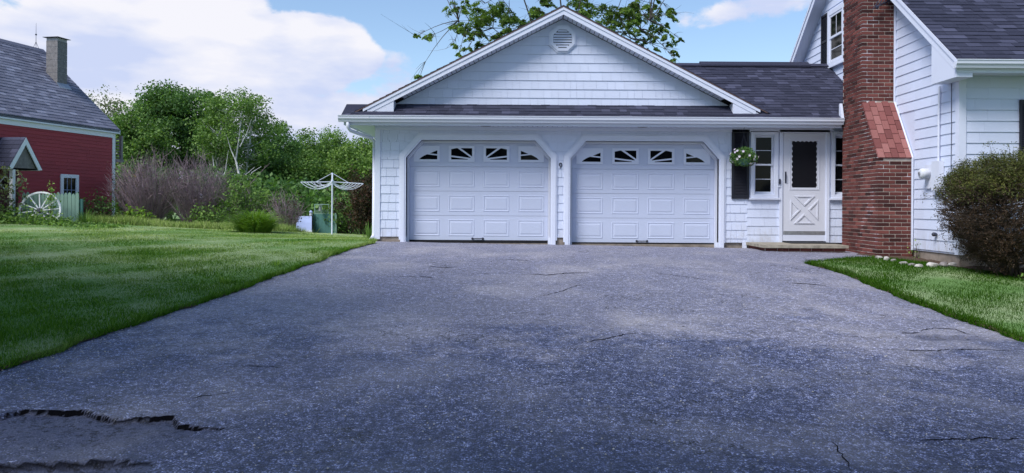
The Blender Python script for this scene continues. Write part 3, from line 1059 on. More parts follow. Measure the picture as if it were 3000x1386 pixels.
# corner boards
m = MB()
m.box(GL - 0.022, GL + 0.085, YW - 0.024, YW - 0.001, F0 - 0.05, SOF)
m.build('corner_board', MAT['trim'], garage)
MB().box(GL - 0.024, GL - 0.001, YW + 0.001, YW + 0.09, F0 - 0.05, SOF).build('corner_board', MAT['trim'], garage)


def ring(poly_o, poly_i, y0, y1):
    """flat frame between two open polylines (same count), extruded from y0 to y1"""
    mm = MB()
    for i in range(len(poly_o) - 1):
        a, b, c, d = poly_o[i], poly_o[i + 1], poly_i[i + 1], poly_i[i]
        mm.prism([(a[0], y0, a[1]), (b[0], y0, b[1]), (c[0], y0, c[1]), (d[0], y0, d[1])], (0, y1 - y0, 0))
    return mm


def octo(xl, xr, k, zb, top):
    """opening outline inset by k (negative = outward)"""
    c = k * 0.414
    return [(xl + k, zb), (xl + k, ZC - c), (xl + CH + c, top - k), (xr - CH - c, top - k), (xr - k, ZC - c), (xr - k, zb)]


GW = [(0.0, 0.0), (1.0, 0.0), (1.0, 1.0), (0.0, 1.0)]


def garage_door(xl, xr, dz, mir):
    zb = -0.06 + dz
    fr = ring(octo(xl, xr, -0.105, zb, ZT), octo(xl, xr, -0.03, zb, ZT), YW - 0.045, YW - 0.016).build('door_frame', MAT['trim'], garage)
    ring(octo(xl, xr, -0.0299, zb, ZT), octo(xl, xr, 0.0, zb, ZT), YW - 0.034, YW + 0.14).build('casing', MAT['trim'], fr)
    ring(octo(xl, xr, -0.135, zb + 0.1, ZT), octo(xl, xr, -0.1055, zb + 0.1, ZT), YW - 0.030, YW - 0.012).build('back_band', MAT['trim'], fr)
    ring(octo(xl, xr, 0.0005, zb, ZT), octo(xl, xr, 0.045, zb, ZT), YW + 0.10, YW + 0.17).build('stop_moulding', MAT['trim'], fr)
    d = MB().box(xl - 0.05, xr + 0.05, YW + 0.225, YW + 0.26, 0.02 + dz, 2.20).build('garage_door', MAT['door'], garage)
    yf = YW + 0.185
    zs = [0.03 + dz + 0.496 * k for k in range(4)] + [2.12]
    w = (xr - xl)
    cw = w / 4 * 0.974
    pw = 0.535 * w / 2.95
    cx = [xl + w / 2 + (k - 1.5) * cw for k in range(4)]
    for k in range(4):
        z0, z1 = zs[k] + 0.002, zs[k + 1] - 0.003
        sec = MB()
        if k < 3:
            sec.box(xl - 0.04, xr + 0.04, yf, YW + 0.224, z0, z1)
            sec.build('section', MAT['door'], d)
            for c in cx:
                p = MB()
                za, zc_ = z0 + 0.082, z1 - 0.078
                loops = [(0.0, 0.0), (0.006, 0.0065), (0.016, 0.0065), (0.026, 0.0008), (0.036, 0.0008), (0.062, 0.0065)]
                vs_ = []
                for (ins, pr) in loops:
                    vs_ += [(c - pw / 2 + ins, yf - pr, za + ins), (c + pw / 2 - ins, yf - pr, za + ins), (c + pw / 2 - ins, yf - pr, zc_ - ins), (c - pw / 2 + ins, yf - pr, zc_ - ins)]
                fs = []
                for q in range(len(loops) - 1):
                    for e in range(4):
                        e2 = (e + 1) % 4
                        fs.append((q * 4 + e, q * 4 + e2, q * 4 + 4 + e2, q * 4 + 4 + e))
                b = (len(loops) - 1) * 4
                fs.append((b, b + 1, b + 2, b + 3))
                p.add(vs_, fs)
                p.build('panel', MAT['door'], d)
        else:
            sec.box(xl - 0.04, xr + 0.04, yf, YW + 0.224, z0, z1)
            sec.build('section', MAT['door'], d)
            za, zc_ = z0 + 0.098, z0 + 0.098 + 0.322
            for j, c in enumerate(cx):
                a0, a1 = c - pw / 2, c + pw / 2
                # raised insert frame
                fo = MB()
                for (x0, x1, q0, q1) in ((a0, a1, za, za + 0.045), (a0, a1, zc_ - 0.045, zc_), (a0, a0 + 0.05, za + 0.045, zc_ - 0.045), (a1 - 0.05, a1, za + 0.045, zc_ - 0.045)):
                    fo.box(x0, x1, yf - 0.020, yf - 0.0005, q0, q1)
                ins = fo.build('window_insert', MAT['trim'], d)
                gx0, gx1, gz0, gz1 = a0 + 0.05, a1 - 0.05, za + 0.045, zc_ - 0.045
                MB().box(gx0, gx1, yf - 0.004, yf - 0.001, gz0, gz1).build('pane', MAT['glass'], d)
                gw, gh = gx1 - gx0, gz1 - gz0

                def T(u, v, flip):
                    return (gx1 - u * gw if flip else gx0 + u * gw, yf - 0.004, gz0 + v * gh)
                flip = j >= 2
                gr = MB()
                if j in (0, 3):
                    fill = [(0, 0), (0.13, 0), (0.22, 0.16), (0.38, 0.34), (0.55, 0.47), (0.70, 0.57), (0.86, 0.70), (1.0, 0.80), (1.0, 1.0), (0, 1.0)]
                    for i in range(len(fill) - 3):
                        pass
                    # fan the fill from the upper outer corner
                    for i in range(1, len(fill) - 2):
                        gr.prism([T(*fill[-1], flip), T(*fill[i], flip), T(*fill[i + 1], flip)], (0, -0.012, 0))
                    gr.prism([T(0, 0, flip), T(0.13, 0, flip), T(0, 1, flip)], (0, -0.0121, 0))
                    gr.prism([T(0.52, 0.44, flip), T(0.56, 0.54, flip), T(1.0, 0.46, flip), T(1.0, 0.34, flip)], (0, -0.0125, 0))
                else:
                    gr.prism([T(0.30, 1.0, flip), T(0.45, 1.0, flip), T(1.0, 0.26, flip), T(1.0, 0.10, flip)], (0, -0.012, 0))
                    gr.prism([T(0, 0.22, flip), T(0, 0.36, flip), T(0.93, 0.14, flip), T(0.90, 0.02, flip)], (0, -0.0125, 0))
                    gr.prism([T(0.78, 0.0, flip), T(0.88, 0.13, flip), T(1.0, 0.22, flip), T(1.0, 0.0, flip)], (0, -0.0115, 0))
                    gr.prism([T(0, 0.9, flip), T(0.24, 1.0, flip), T(0, 1.0, flip)], (0, -0.0115, 0))
                gr.build('sunburst_grille', MAT['trim'], d)
    MB().box(xl - 0.04, xr + 0.04, yf + 0.004, YW + 0.223, -0.10 + dz, 0.030 + dz).build('bottom_seal', MAT['rubber'], d)
    h = MB()
    hx, hz = (xl + xr) / 2 - 0.02, 0.062 + dz
    h.bar((hx - 0.10, yf - 0.024, hz), (hx + 0.10, yf - 0.024, hz), 0.014, 0.016)
    for s in (-1, 1):
        h.lathe([(0.022, 0.0), (0.024, -0.012), (0.012, -0.028)], (hx + s * 0.105, yf, hz), 10, 'Y')
    h.build('handle', MAT['iron'], d)


garage_door(*OPEN[0], 0)
garage_door(*OPEN[1], 0)

# house number 9
pts = []
cx9, cz9, r9 = 0.557, 1.562, 0.026
for k in range(17):
    t = R(-35) + 2 * math.pi * k / 16
    pts.append((cx9 + r9 * math.cos(t), YW - 0.022, cz9 + r9 * 1.15 * math.sin(t)))
m = MB().tube(pts, 0.0085, 6)
m.tube([(cx9 + r9 * math.cos(t), YW - 0.022, cz9 + r9 * 1.15 * math.sin(t)) for t in (R(20), R(0), R(-20))] + [(cx9 + 0.016, YW - 0.022, cz9 - 0.035), (cx9 + 0.004, YW - 0.022, cz9 - 0.058), (cx9 - 0.012, YW - 0.022, cz9 - 0.076)], [0.0085, 0.0095, 0.0095, 0.009, 0.008, 0.006], 6)
m.build('house_number', MAT['iron'], garage)

# soffit of the front eave: planks with dark joints
EY = 15.32                       # fascia plane
GX0, GX1 = -3.72, 6.03           # gutter run
soff = MB().box(-3.66, 6.02, EY + 0.002, YW - 0.001, SOF + 0.012, SOF + 0.03).build('soffit', MAT['dark'], garage)
pl = MB().box(-0.0435, 0.0435, EY + 0.012, YW - 0.004, 0, 0.011).mesh('soffit_plank', MAT['vinyl'])
k = 0
xx = -3.60
while xx < 5.98:
    link('soffit_plank', pl, soff, (xx, 0, SOF))
    xx += 0.0985
MB().box(-3.66, 6.02, EY - 0.012, EY + 0.010, SOF - 0.022, SOF + 0.16).build('fascia', MAT['trim'], garage)
MB().box(-3.13, 6.02, YW - 0.045, YW - 0.016, SOF - 0.07, SOF - 0.001).build('frieze_board', MAT['trim'], garage)
for (fx) in (-0.93, 2.16):
    mm = MB()
    c = (fx, EY + 0.14, SOF - 0.001)
    mm.lathe([(0.105, 0.0), (0.105, -0.012), (0.07, -0.016)], c, 16)
    mm.build('soffit_light', MAT['block'], garage)
# gutter (K profile)
prof = [(0.0, 0.0), (-0.075, 0.0), (-0.085, 0.035), (-0.108, 0.060), (-0.112, 0.105), (-0.122, 0.112), (-0.122, 0.124), (-0.108, 0.124), (-0.104, 0.095), (0.0, 0.095)]
m = MB().prism([(GX0 - 0.06, EY - 0.013 + a, SOF + 0.035 + b) for a, b in prof], (GX1 - GX0 + 0.06, 0, 0))
gut = m.build('gutter', MAT['vinyl'], garage)
for xs in (-3.2, -0.2, 2.9):
    MB().prism([(xs, EY - 0.0135 + a * 1.02, SOF + 0.0345 + b * 1.008) for a, b in prof], (0.03, 0, 0)).build('gutter_joint', MAT['vinyl'], gut)
# downspout
m = MB().tube([(-3.60, EY - 0.06, SOF + 0.03), (-3.60, EY - 0.05, SOF - 0.07), (-3.56, EY + 0.0, SOF - 0.13), (-3.42, EY + 0.18, SOF - 0.18), (-3.24, YW + 0.02, SOF - 0.24), (-3.205, YW + 0.09, SOF - 0.30), (-3.20, YW + 0.10, SOF - 0.45)], 0.034, 8)
m.tube([(-3.20, YW + 0.10, SOF - 0.40), (-3.20, YW + 0.10, 0.17), (-3.205, YW + 0.085, 0.11), (-3.22, YW + 0.0, 0.06), (-3.235, YW - 0.07, 0.03)], 0.036, 8)
m.build('downspout', MAT['vinyl'], garage, True)

# pent roof and main roof
TZ = SOF + 0.155                 # roof surface at the eave line
EYR = 15.24
PS = 0.60
pn = Vector((0, -PS, 1)).normalized()
pv = Vector((0, 1, PS)).normalized()
pl_len = math.hypot(0.52, 0.52 * PS)
groof = MB().prism([(-3.74, EYR, TZ - 0.02), (-3.74, EYR, TZ - 0.045), (-3.74, YW + 0.0, TZ - 0.045 + PS * (YW - EYR)), (-3.74, YW + 0.0, TZ - 0.02 + PS * (YW - EYR))], (8.3, 0, 0)).build('pent_roof', MAT['roof'], garage)
pc = clad([[(-3.74, 0), (4.62, 0), (4.62, pl_len + 0.06), (-3.16, pl_len + 0.06)]], (0, EYR, TZ - 0.018), (1, 0, 0), pv, pn, 0.135, 0.12, 0.30, 0.012, 0.004, 0.003, seed=12, proud=0.006)
place_pieces(pc, 'roof_shingle', 'roof_shingles', MAT['roof'], groof, 260)
MB().box(PK - 3.40, PK + 3.42, YW - 0.035, YW - 0.017, 2.705, 2.735).build('flashing', MAT['trim'], garage)
# main roof slabs, ridge running back
RY0 = 15.43
for sgn, name in ((-1, 'roof_slope'), (1, 'roof_slope')):
    ex = (-3.76 if sgn < 0 else 4.9)
    top = [(PK, PKZ), (ex, rake(ex))]
    m = MB().prism([(PK, RY0, PKZ), (ex, RY0, rake(ex)), (ex, RY0, rake(ex) - 0.05), (PK, RY0, PKZ - 0.055)], (0, 23.4 - RY0, 0))
    slab = m.build(name, MAT['roof'], garage)
    L = math.hypot(ex - PK, rake(ex) - PKZ)
    U = Vector((0, 1, 0))
    V = Vector((PK - ex, 0, PKZ - rake(ex))).normalized()
    N = Vector((sgn * RS_, 0, 1)).normalized()
    m = MB()
    for (vs_, fs, a, c) in clad([[(RY0 - 0.03, 0), (23.4, 0), (23.4, L), (RY0 - 0.03, L)]], (ex, 0, rake(ex) + 0.002), U, V, N, 0.14, 0.2, 0.4, 0.014, 0.004, 0.003, seed=13 + sgn, proud=0.006):
        m.add(vs_, fs)
    tag(m.build('roof_shingles', MAT['roof'], slab), kind='stuff')
    # brown shingle edge, rake fascia (two steps) and rake soffit
    off_ = lambda x, d: (x, rake(x) - d)
    def strip(xa, xb, d0, d1, y0, y1, nm, mat):
        return MB().prism([(xa, y0, rake(xa) - d0), (xb, y0, rake(xb) - d0), (xb, y0, rake(xb) - d1), (xa, y0, rake(xa) - d1)], (0, y1 - y0, 0)).build(nm, mat, garage)
    low = -3.62 if sgn < 0 else 4.60
    lowf = -3.34 if sgn < 0 else 4.46
    strip(PK, low, -0.006, 0.020, RY0 - 0.030, RY0 - 0.005, 'drip_edge', MAT['dripedge'])
    strip(PK, lowf, 0.0205, 0.075, RY0 - 0.026, RY0 - 0.001, 'rake_moulding', MAT['trim'])
    strip(PK, lowf + (0.08 if sgn < 0 else -0.08), 0.0755, 0.165, RY0 - 0.012, RY0 + 0.012, 'rake_fascia', MAT['trim'])
    ps_low = PK + sgn * 3.30
    rs_ = strip(PK, ps_low, 0.140, 0.155, RY0 + 0.0125, YW - 0.001, 'rake_soffit', MAT['dark'])
    ang = math.atan(RS_)
    plank = MB().box(-0.0435, 0.0435, RY0 + 0.016, YW - 0.02, -0.010, 0.0).mesh('soffit_plank', MAT['vinyl'])
    n = int(3.25 / math.cos(ang) / 0.099)
    for i in range(n):
        t = (0.06 + i * 0.099) * math.cos(ang)
        x = PK + sgn * t
        o = link('soffit_plank', plank, rs_, (x, 0, rake(x) - 0.1565))
        o.rotation_euler = (0, sgn * ang, 0)
    # boxed return at the foot of the rake
    xi = -2.74 if sgn < 0 else 3.93
    xo = -3.22 if sgn < 0 else 4.43
    zb = 2.565
    MB().prism([(xi, RY0 - 0.004, zb), (xo, RY0 - 0.004, zb), (xo, RY0 - 0.004, max(zb + 0.01, rake(xo) - 0.1)), (xi, RY0 - 0.004, rake(xi) - 0.1655)], (0, 0.26, 0)).build('cornice_return', MAT['trim'], garage)
# ridge cap
MB().prism([(PK - 0.14, RY0 - 0.02, PKZ - 0.05), (PK, RY0 - 0.02, PKZ + 0.022), (PK + 0.14, RY0 - 0.02, PKZ - 0.05)], (0, 7.9, 0)).build('ridge_cap', MAT['roof'], garage)
# left eave underside and fascia
MB().box(-3.66, GL - 0.026, EY + 0.03, 23.3, SOF - 0.004, SOF + 0.010).build('side_soffit', MAT['vinyl'], garage)
MB().box(-3.69, -3.662, EY - 0.010, 23.3, SOF - 0.022, SOF + 0.14).build('side_fascia', MAT['trim'], garage)
# octagonal vent
vc = (PK - 0.005, YW - 0.02, 4.08)
def octa(r):
    return [(vc[0] + r / math.cos(R(22.5)) * math.cos(R(22.5 + 45 * k)), vc[2] + r / math.cos(R(22.5)) * math.sin(R(22.5 + 45 * k))) for k in range(9)]
vent = ring(octa(0.275), octa(0.245), YW - 0.035, YW - 0.016).build('vent', MAT['trim'], garage)
ring(octa(0.2449), octa(0.185), YW - 0.055, YW - 0.017).build('vent_frame', MAT['trim'], vent)
MB().prism([(a, YW - 0.019, b) for a, b in octa(0.186)[:8]], (0, 0.003, 0)).build('vent_backing', MAT['dark'], vent)
for k in range(7):
    z = vc[2] - 0.165 + k * 0.051
    hw = min(0.186, 0.186 + 0.077 - abs(z + 0.02 - vc[2])) - 0.004
    MB().prism([(vc[0] - hw, YW - 0.050, z), (vc[0] - hw, YW - 0.046, z - 0.004), (vc[0] - hw, YW - 0.022, z + 0.036), (vc[0] - hw, YW - 0.026, z + 0.040)], (2 * hw, 0, 0)).build('slat', MAT['trim'], vent)
# ------------------------------------------------------------------ breezeway
BR = 6.66
bw = thing('breezeway', (5.4, YW + 2, 0), 'low white breezeway with entry door linking the garage to the house', 'breezeway')
# openings: window, door, sidelight
W1 = (4.42, 4.86, 0.97, 2.20)
D1 = (4.99, 5.89, 0.06, 2.24)
W2 = (6.03, 6.42, 0.97, 2.20)
B0 = 0.03
zb_ = []
xs = [GR, W1[0], W1[1], D1[0], D1[1], W2[0], W2[1], BR]
zb_ += [[(GR, B0), (D1[0], B0), (D1[0], W1[2]), (GR, W1[2])], [(D1[1], B0), (BR, B0), (BR, W1[2]), (D1[1], W1[2])],
        [(GR, W1[2]), (W1[0], W1[2]), (W1[0], 2.24), (GR, 2.24)], [(W1[1], W1[2]), (D1[0], W1[2]), (D1[0], 2.24), (W1[1], 2.24)],
        [(D1[1], W1[2]), (W2[0], W1[2]), (W2[0], 2.24), (D1[1], 2.24)], [(W2[1], W1[2]), (BR, W1[2]), (BR, 2.24), (W2[1], 2.24)],
        [(GR, 2.24), (BR, 2.24), (BR, SOF + 0.02), (GR, SOF + 0.02)]]
m = MB()
for z in zb_:
    m.prism([(a, YW, b) for a, b in z], (0, 0.12, 0))
m.box(GR + 0.01, BR, YW + 3.9, YW + 4.0, -0.2, 2.4)
wall_b = m.build('wall', MAT['siding'], bw)
place_pieces(clad(zb_, (0, YW, 0), (1, 0, 0), (0, 0, 1), (0, -1, 0), 0.1726, 0.12, 0.30, 0.014, 0.003, 0.0025, v0=B0 - 0.02, seed=21, proud=0.0012), 'shingle', 'wall_shingles', MAT['siding'], wall_b)
MB().box(GR, BR, YW + 0.03, YW + 0.3, -0.35, B0 - 0.004).build('foundation', MAT['foundation'], bw)
MB().box(4.205, 4.275, YW - 0.10, YW - 0.02, -0.12, 0.055).build('trim_block', MAT['trim'], bw)
MB().box(GR + 0.1, BR - 0.02, YW + 1.2, YW + 1.22, -0.2, 2.3).build('inner_wall', MAT['dark'], bw)


def frame(nm, mat, par, x0, x1, z0, z1, wl_, wt, wb, y0, y1):
    m = MB()
    m.box(x0, x0 + wl_, y0, y1, z0, z1).box(x1 - wl_, x1, y0, y1, z0, z1)
    m.box(x0 + wl_, x1 - wl_, y0, y1, z1 - wt, z1).box(x0 + wl_, x1 - wl_, y0, y1, z0, z0 + wb)
    return m.build(nm, mat, par)


def tall_window(x0, x1, z0, z1, curtain=False):
    f = frame('window', MAT['trim'], bw, x0 - 0.055, x1 + 0.055, z0 - 0.05, z1 + 0.055, 0.075, 0.065, 0.06, YW - 0.045, YW - 0.016)
    MB().box(x0 - 0.085, x1 + 0.085, YW - 0.075, YW - 0.016, z0 - 0.085, z0 - 0.051).build('sill', MAT['trim'], f)
    frame('casing', MAT['trim'], f, x0 + 0.001, x1 - 0.001, z0 + 0.001, z1 - 0.001, 0.03, 0.03, 0.03, YW - 0.03, YW + 0.10)
    a, b = x0 + 0.031, x1 - 0.031
    zm = (z0 + z1) / 2
    frame('sash', MAT['vinyl'], f, a, b, zm - 0.012, z1 - 0.031, 0.032, 0.035, 0.03, YW + 0.03, YW + 0.055)
    frame('sash', MAT['vinyl'], f, a, b, z0 + 0.031, zm + 0.018, 0.032, 0.035, 0.045, YW + 0.06, YW + 0.085)
    MB().box(a + 0.033, b - 0.033, YW + 0.042, YW + 0.045, zm + 0.019, z1 - 0.067).build('pane', MAT['glass'], f)
    MB().box(a + 0.033, b - 0.033, YW + 0.072, YW + 0.075, z0 + 0.077, zm - 0.018).build('pane', MAT['glass'], f)
    for q in ((zm + z1) / 2 - 0.02, (zm + z0) / 2 + 0.02):
        MB().box(a + 0.033, b - 0.033, YW + 0.034, YW + 0.0405, q - 0.006, q + 0.006).build('muntin', MAT['vinyl'], f) if q > zm else MB().box(a + 0.033, b - 0.033, YW + 0.064, YW + 0.0705, q - 0.006, q + 0.006).build('muntin', MAT['vinyl'], f)
    if curtain:
        MB().box(a + 0.034, b - 0.034, YW + 0.0645, YW + 0.0710, z0 + 0.09, zm - 0.06).build('curtain', MAT['curtain'], f)


tall_window(*W1)
tall_window(*W2)
# louvred shutter
sh = frame('shutter', MAT['shutter'], bw, 3.985, 4.335, 0.90, 2.285, 0.05, 0.07, 0.08, YW - 0.045, YW - 0.017)
MB().box(4.036, 4.284, YW - 0.045, YW - 0.017, 1.56, 1.62).build('mid_rail', MAT['shutter'], sh)
MB().box(4.036, 4.284, YW - 0.0235, YW - 0.0175, 0.981, 2.214).build('backing', MAT['shutter'], sh)
lo = MB().prism([(0, -0.020, 0.0), (0, -0.016, -0.004), (0, 0.0, 0.022), (0, -0.004, 0.026)], (0.246, 0, 0)).mesh('louvre', MAT['shutter'])
z = 0.99
while z < 2.19:
    if not (1.535 < z < 1.625):
        link('louvre', lo, sh, (4.037, YW - 0.0235, z))
    z += 0.030
# entry door
ef = frame('door_frame', MAT['trim'], bw, D1[0] - 0.05, D1[1] + 0.05, -0.03, 2.285, 0.06, 0.05, 0.001, YW - 0.045, YW - 0.016)
frame('casing', MAT['trim'], ef, D1[0] + 0.002, D1[1] - 0.002, 0.061, 2.239, 0.024, 0.024, 0.12, YW - 0.030, YW + 0.10)
DX0, DX1, DZ0, DZ1 = 5.022, 5.868, 0.185, 2.212
sd = frame('storm_door', MAT['storm'], bw, DX0, DX1, DZ0, DZ1, 0.165, 0.145, 0.945, YW - 0.022, YW + 0.014)
MB().box(DX0 + 0.005, DX1 - 0.005, YW - 0.030, YW - 0.0225, DZ0 + 0.004, DZ0 + 0.075).build('kick_rail', MAT['galv'], sd)
MB().box(DX0 + 0.0, DX1 - 0.0, YW - 0.018, YW + 0.012, DZ0 - 0.028, DZ0 - 0.001).build('sweep', MAT['rubber'], sd)
gx0, gx1, gz0, gz1 = DX0 + 0.1655, DX1 - 0.1655, DZ0 + 0.9455, DZ1 - 0.1455
frame('glazing_bead', MAT['storm'], sd, gx0 - 0.045, gx1 + 0.045, gz0 - 0.045, gz1 + 0.045, 0.018, 0.018, 0.018, YW - 0.030, YW - 0.0225)
MB().box(gx0, gx1, YW - 0.004, YW - 0.001, gz0, gz1).build('screen', MAT['screen'], sd)
# scalloped trim strips round the screen
for side in ('l', 'r', 't'):
    pts = []
    if side == 't':
        a, b, n = gx0, gx1, 6
    else:
        a, b, n = gz0, gz1, 9
    st = (b - a) / n
    outer, inner = [], []
    for i in range(n):
        for q in range(6):
            t = q / 6
            inner.append((a + (i + t) * st, 0.022 - 0.020 * math.sin(math.pi * t)))
    inner.append((b, 0.022))
    mm = MB()
    for i in range(len(inner) - 1):
        (s0, d0), (s1, d1) = inner[i], inner[i + 1]
        if side == 't':
            q = [(s0, gz1), (s1, gz1), (s1, gz1 - d1), (s0, gz1 - d0)]
        elif side == 'l':
            q = [(gx0, s0), (gx0, s1), (gx0 + d1, s1), (gx0 + d0, s0)]
        else:
            q = [(gx1, s0), (gx1, s1), (gx1 - d1, s1), (gx1 - d0, s0)]
        mm.prism([(x, YW - 0.021, z) for x, z in q], (0, 0.016, 0))
    mm.build('scalloped_trim', MAT['storm'], sd)
# crossbuck: four raised triangles
cx, cz = (DX0 + DX1) / 2, DZ0 + 0.50
for k, (ux, uz) in enumerate(((0, 1), (1, 0), (0, -1), (-1, 0))):
    def q(a, b):
        return (cx + ux * a + uz * b, cz + uz * a + ux * b)
    tri = [q(0.075, 0.0), q(0.275, 0.205), q(0.275, -0.205)]
    g = (sum(p[0] for p in tri) / 3, sum(p[1] for p in tri) / 3)
    tri2 = [(g[0] + (p[0] - g[0]) * 0.72, g[1] + (p[1] - g[1]) * 0.72) for p in tri]
    mm = ring(tri + tri[:1], tri2 + tri2[:1], YW - 0.036, YW - 0.0221)
    mm.build('crossbuck_moulding', MAT['storm'], sd)
h = MB().tube([(DX0 + 0.045, YW - 0.024, 1.43), (DX0 + 0.045, YW - 0.055, 1.41), (DX0 + 0.045, YW - 0.060, 1.33), (DX0 + 0.045, YW - 0.050, 1.25), (DX0 + 0.045, YW - 0.024, 1.23)], 0.009, 6)
h.box(DX0 + 0.030, DX0 + 0.060, YW - 0.027, YW - 0.0225, 1.22, 1.45)
h.build('handle', MAT['iron'], sd)
MB().box(4.925, 4.955, YW - 0.075, YW - 0.046, 1.20, 1.30).build('doorbell', MAT['iron'], bw)
MB().box(4.915, 4.965, YW - 0.060, YW - 0.0455, 1.14, 1.16).build('wall_hook', MAT['trim'], bw)

# roof: eave to ridge, cut along the valley with the garage roof
RIY = 17.72
def bz(y):
    return TZ + PS * (y - EYR)
vx = lambda y: PK + (PKZ - bz(y)) / RS_
sl = math.hypot(1, PS)
broof = MB().prism([(GR + 0.1, RIY, bz(RIY) - 0.03), (GR + 0.1, EYR + 0.2, bz(EYR + 0.2) - 0.03), (GR + 0.1, EYR + 0.2, bz(EYR + 0.2) - 0.06), (GR + 0.1, RIY, bz(RIY) - 0.06)], (BR - GR - 0.1, 0, 0))
broof.prism([(2.2, RIY, bz(RIY) - 0.031), (2.2, RIY - 1.5, bz(RIY - 1.5) - 0.031), (2.2, RIY - 1.5, bz(RIY - 1.5) - 0.061), (2.2, RIY, bz(RIY) - 0.061)], (GR + 0.1 - 2.2, 0, 0))
broof.prism([(2.2, RIY, bz(RIY) - 0.032), (2.2, RIY + 2.5, bz(RIY) - 0.03 - 2.5 * PS), (2.2, RIY + 2.5, bz(RIY) - 0.06 - 2.5 * PS), (2.2, RIY, bz(RIY) - 0.062)], (BR - 2.2, 0, 0))
broof = broof.build('roof', MAT['roof'], bw)
CHB = 15.34
regs = [[(4.6, 0), (6.0, 0), (6.0, (RIY - EYR) * sl), (vx(RIY) - 0.2, (RIY - EYR) * sl), (4.5, 0.1)],
        [(6.0, (CHB + 0.03 - EYR) * sl), (BR, (CHB + 0.03 - EYR) * sl), (BR, (RIY - EYR) * sl), (6.0, (RIY - EYR) * sl)]]
place_pieces(clad(regs, (0, EYR, TZ - 0.018), (1, 0, 0), pv, pn, 0.135, 0.12, 0.30, 0.012, 0.004, 0.003, seed=31, proud=0.007), 'roof_shingle', 'roof_shingles', MAT['roof'], broof)
MB().prism([(3.75, RIY - 0.16, bz(RIY) - 0.07), (3.75, RIY - 0.16, bz(RIY) - 0.035), (3.75, RIY, bz(RIY) + 0.065), (3.75, RIY + 0.16, bz(RIY) - 0.035), (3.75, RIY + 0.16, bz(RIY) - 0.07)], (2.45, 0, 0)).build('ridge_vent', MAT['roof'], bw)
MB().prism([(2.3, RIY - 0.14, bz(RIY) - 0.055), (2.3, RIY, bz(RIY) + 0.028), (2.3, RIY + 0.14, bz(RIY) - 0.055)], (BR - 2.31, 0, 0)).build('ridge_cap', MAT['roof'], bw)
MB().prism([(5.985, CHB - 0.12, bz(CHB - 0.12) + 0.005), (5.985, CHB + 0.02, bz(CHB) + 0.02), (5.985, CHB + 0.02, bz(CHB) + 0.22), (5.985, CHB - 0.02, bz(CHB) + 0.24)], (0.05, 0, 0)).build('flashing', MAT['trim'], bw)

# ------------------------------------------------------------------ main house
HX, HY, HYB = 6.68, 12.29, 20.95
XR = 6.40
RGY, HS = 16.62, 0.755
EVY, EVZ = 11.84, 2.985


def hz(y):
    return EVZ + HS * (y - EVY) if y < RGY else EVZ + HS * (RGY - EVY) - HS * (y - RGY)


house = thing('house', (10.5, 16.6, 0), 'white shingled main house with dark roof and brick chimney', 'house')
m = MB()
m.prism([(HX, HY, -0.0), (HX, HYB, -0.0), (HX, HYB, hz(HYB) - 0.12), (HX, RGY, hz(RGY) - 0.12), (HX, HY, hz(HY) - 0.12)], (0.14, 0, 0))
m.box(HX + 0.001, 16.0, HY, HY + 0.14, 0.0, 2.80)
m.box(HX + 0.15, 16.0, HYB - 0.14, HYB, 0.0, 2.80)
m.box(15.86, 15.999, HY + 0.15, HYB - 0.15, 0, 2.8)
wall_h = m.build('wall', MAT['siding'], house)
SW = (16.86, 17.62, 3.90, 5.10)         # upper side window (y0, y1, z0, z1)
topf = lambda y: hz(y) - 0.13
side_regs = [[(HY + 0.09, 0.03), (13.72, 0.03), (13.72, topf(13.72)), (HY + 0.09, topf(HY + 0.09))],
             [(13.72, 2.45), (15.36, 2.45), (15.36, topf(15.36)), (13.72, topf(13.72))],
             [(15.36, 2.45), (SW[0] - 0.1, bz(SW[0] - 0.1) - 0.1), (SW[0] - 0.1, topf(SW[0] - 0.1)), (RGY, topf(RGY)), (15.36, topf(15.36))],
             [(SW[0] - 0.1, 3.2), (SW[1] + 0.1, 3.7), (SW[1] + 0.1, SW[2] - 0.02), (SW[0] - 0.1, SW[2] - 0.02)],
             [(SW[0] - 0.1, SW[3] + 0.02), (SW[1] + 0.1, SW[3] + 0.02), (SW[1] + 0.1, topf(SW[1] + 0.1)), (SW[0] - 0.1, topf(SW[0] - 0.1))],
             [(SW[1] + 0.1, 2.6), (HYB, 2.6), (HYB, topf(HYB)), (SW[1] + 0.1, topf(SW[1] + 0.1))]]
pcs = clad(side_regs, (HX, 0, 0), (0, 1, 0), (0, 0, 1), (-1, 0, 0), 0.1726, 0.22, 0.62, 0.016, 0.003, 0.0018, v0=0.03, seed=41, proud=0.0008)
FW = (7.95, 9.1, 0.95, 2.35)
fr_regs = [[(HX + 0.10, 0.03), (FW[0], 0.03), (FW[0], 2.80), (HX + 0.10, 2.80)],
           [(FW[0], 0.03), (FW[1], 0.03), (FW[1], FW[2]), (FW[0], FW[2])], [(FW[0], FW[3]), (FW[1], FW[3]), (FW[1], 2.8), (FW[0], 2.8)],
           [(FW[1], 0.03), (15.9, 0.03), (15.9, 2.8), (FW[1], 2.8)]]
pcs += clad(fr_regs, (0, HY, 0), (1, 0, 0), (0, 0, 1), (0, -1, 0), 0.1726, 0.25, 0.62, 0.016, 0.003, 0.0018, v0=0.03, seed=42, proud=0.0008)
place_pieces(pcs, 'shingle', 'wall_shingles', MAT['siding'], wall_h)
MB().box(HX + 0.02, 15.98, HY + 0.02, HYB - 0.02, -0.5, -0.002).build('foundation', MAT['foundation'], house)
MB().box(HX - 0.026, HX + 0.09, HY - 0.026, HY - 0.001, 0.0, 2.86).build('corner_board', MAT['trim'], house)
MB().box(HX - 0.024, HX - 0.001, HY + 0.0, HY + 0.085, 0.0, 2.86).build('corner_board', MAT['trim'], house)
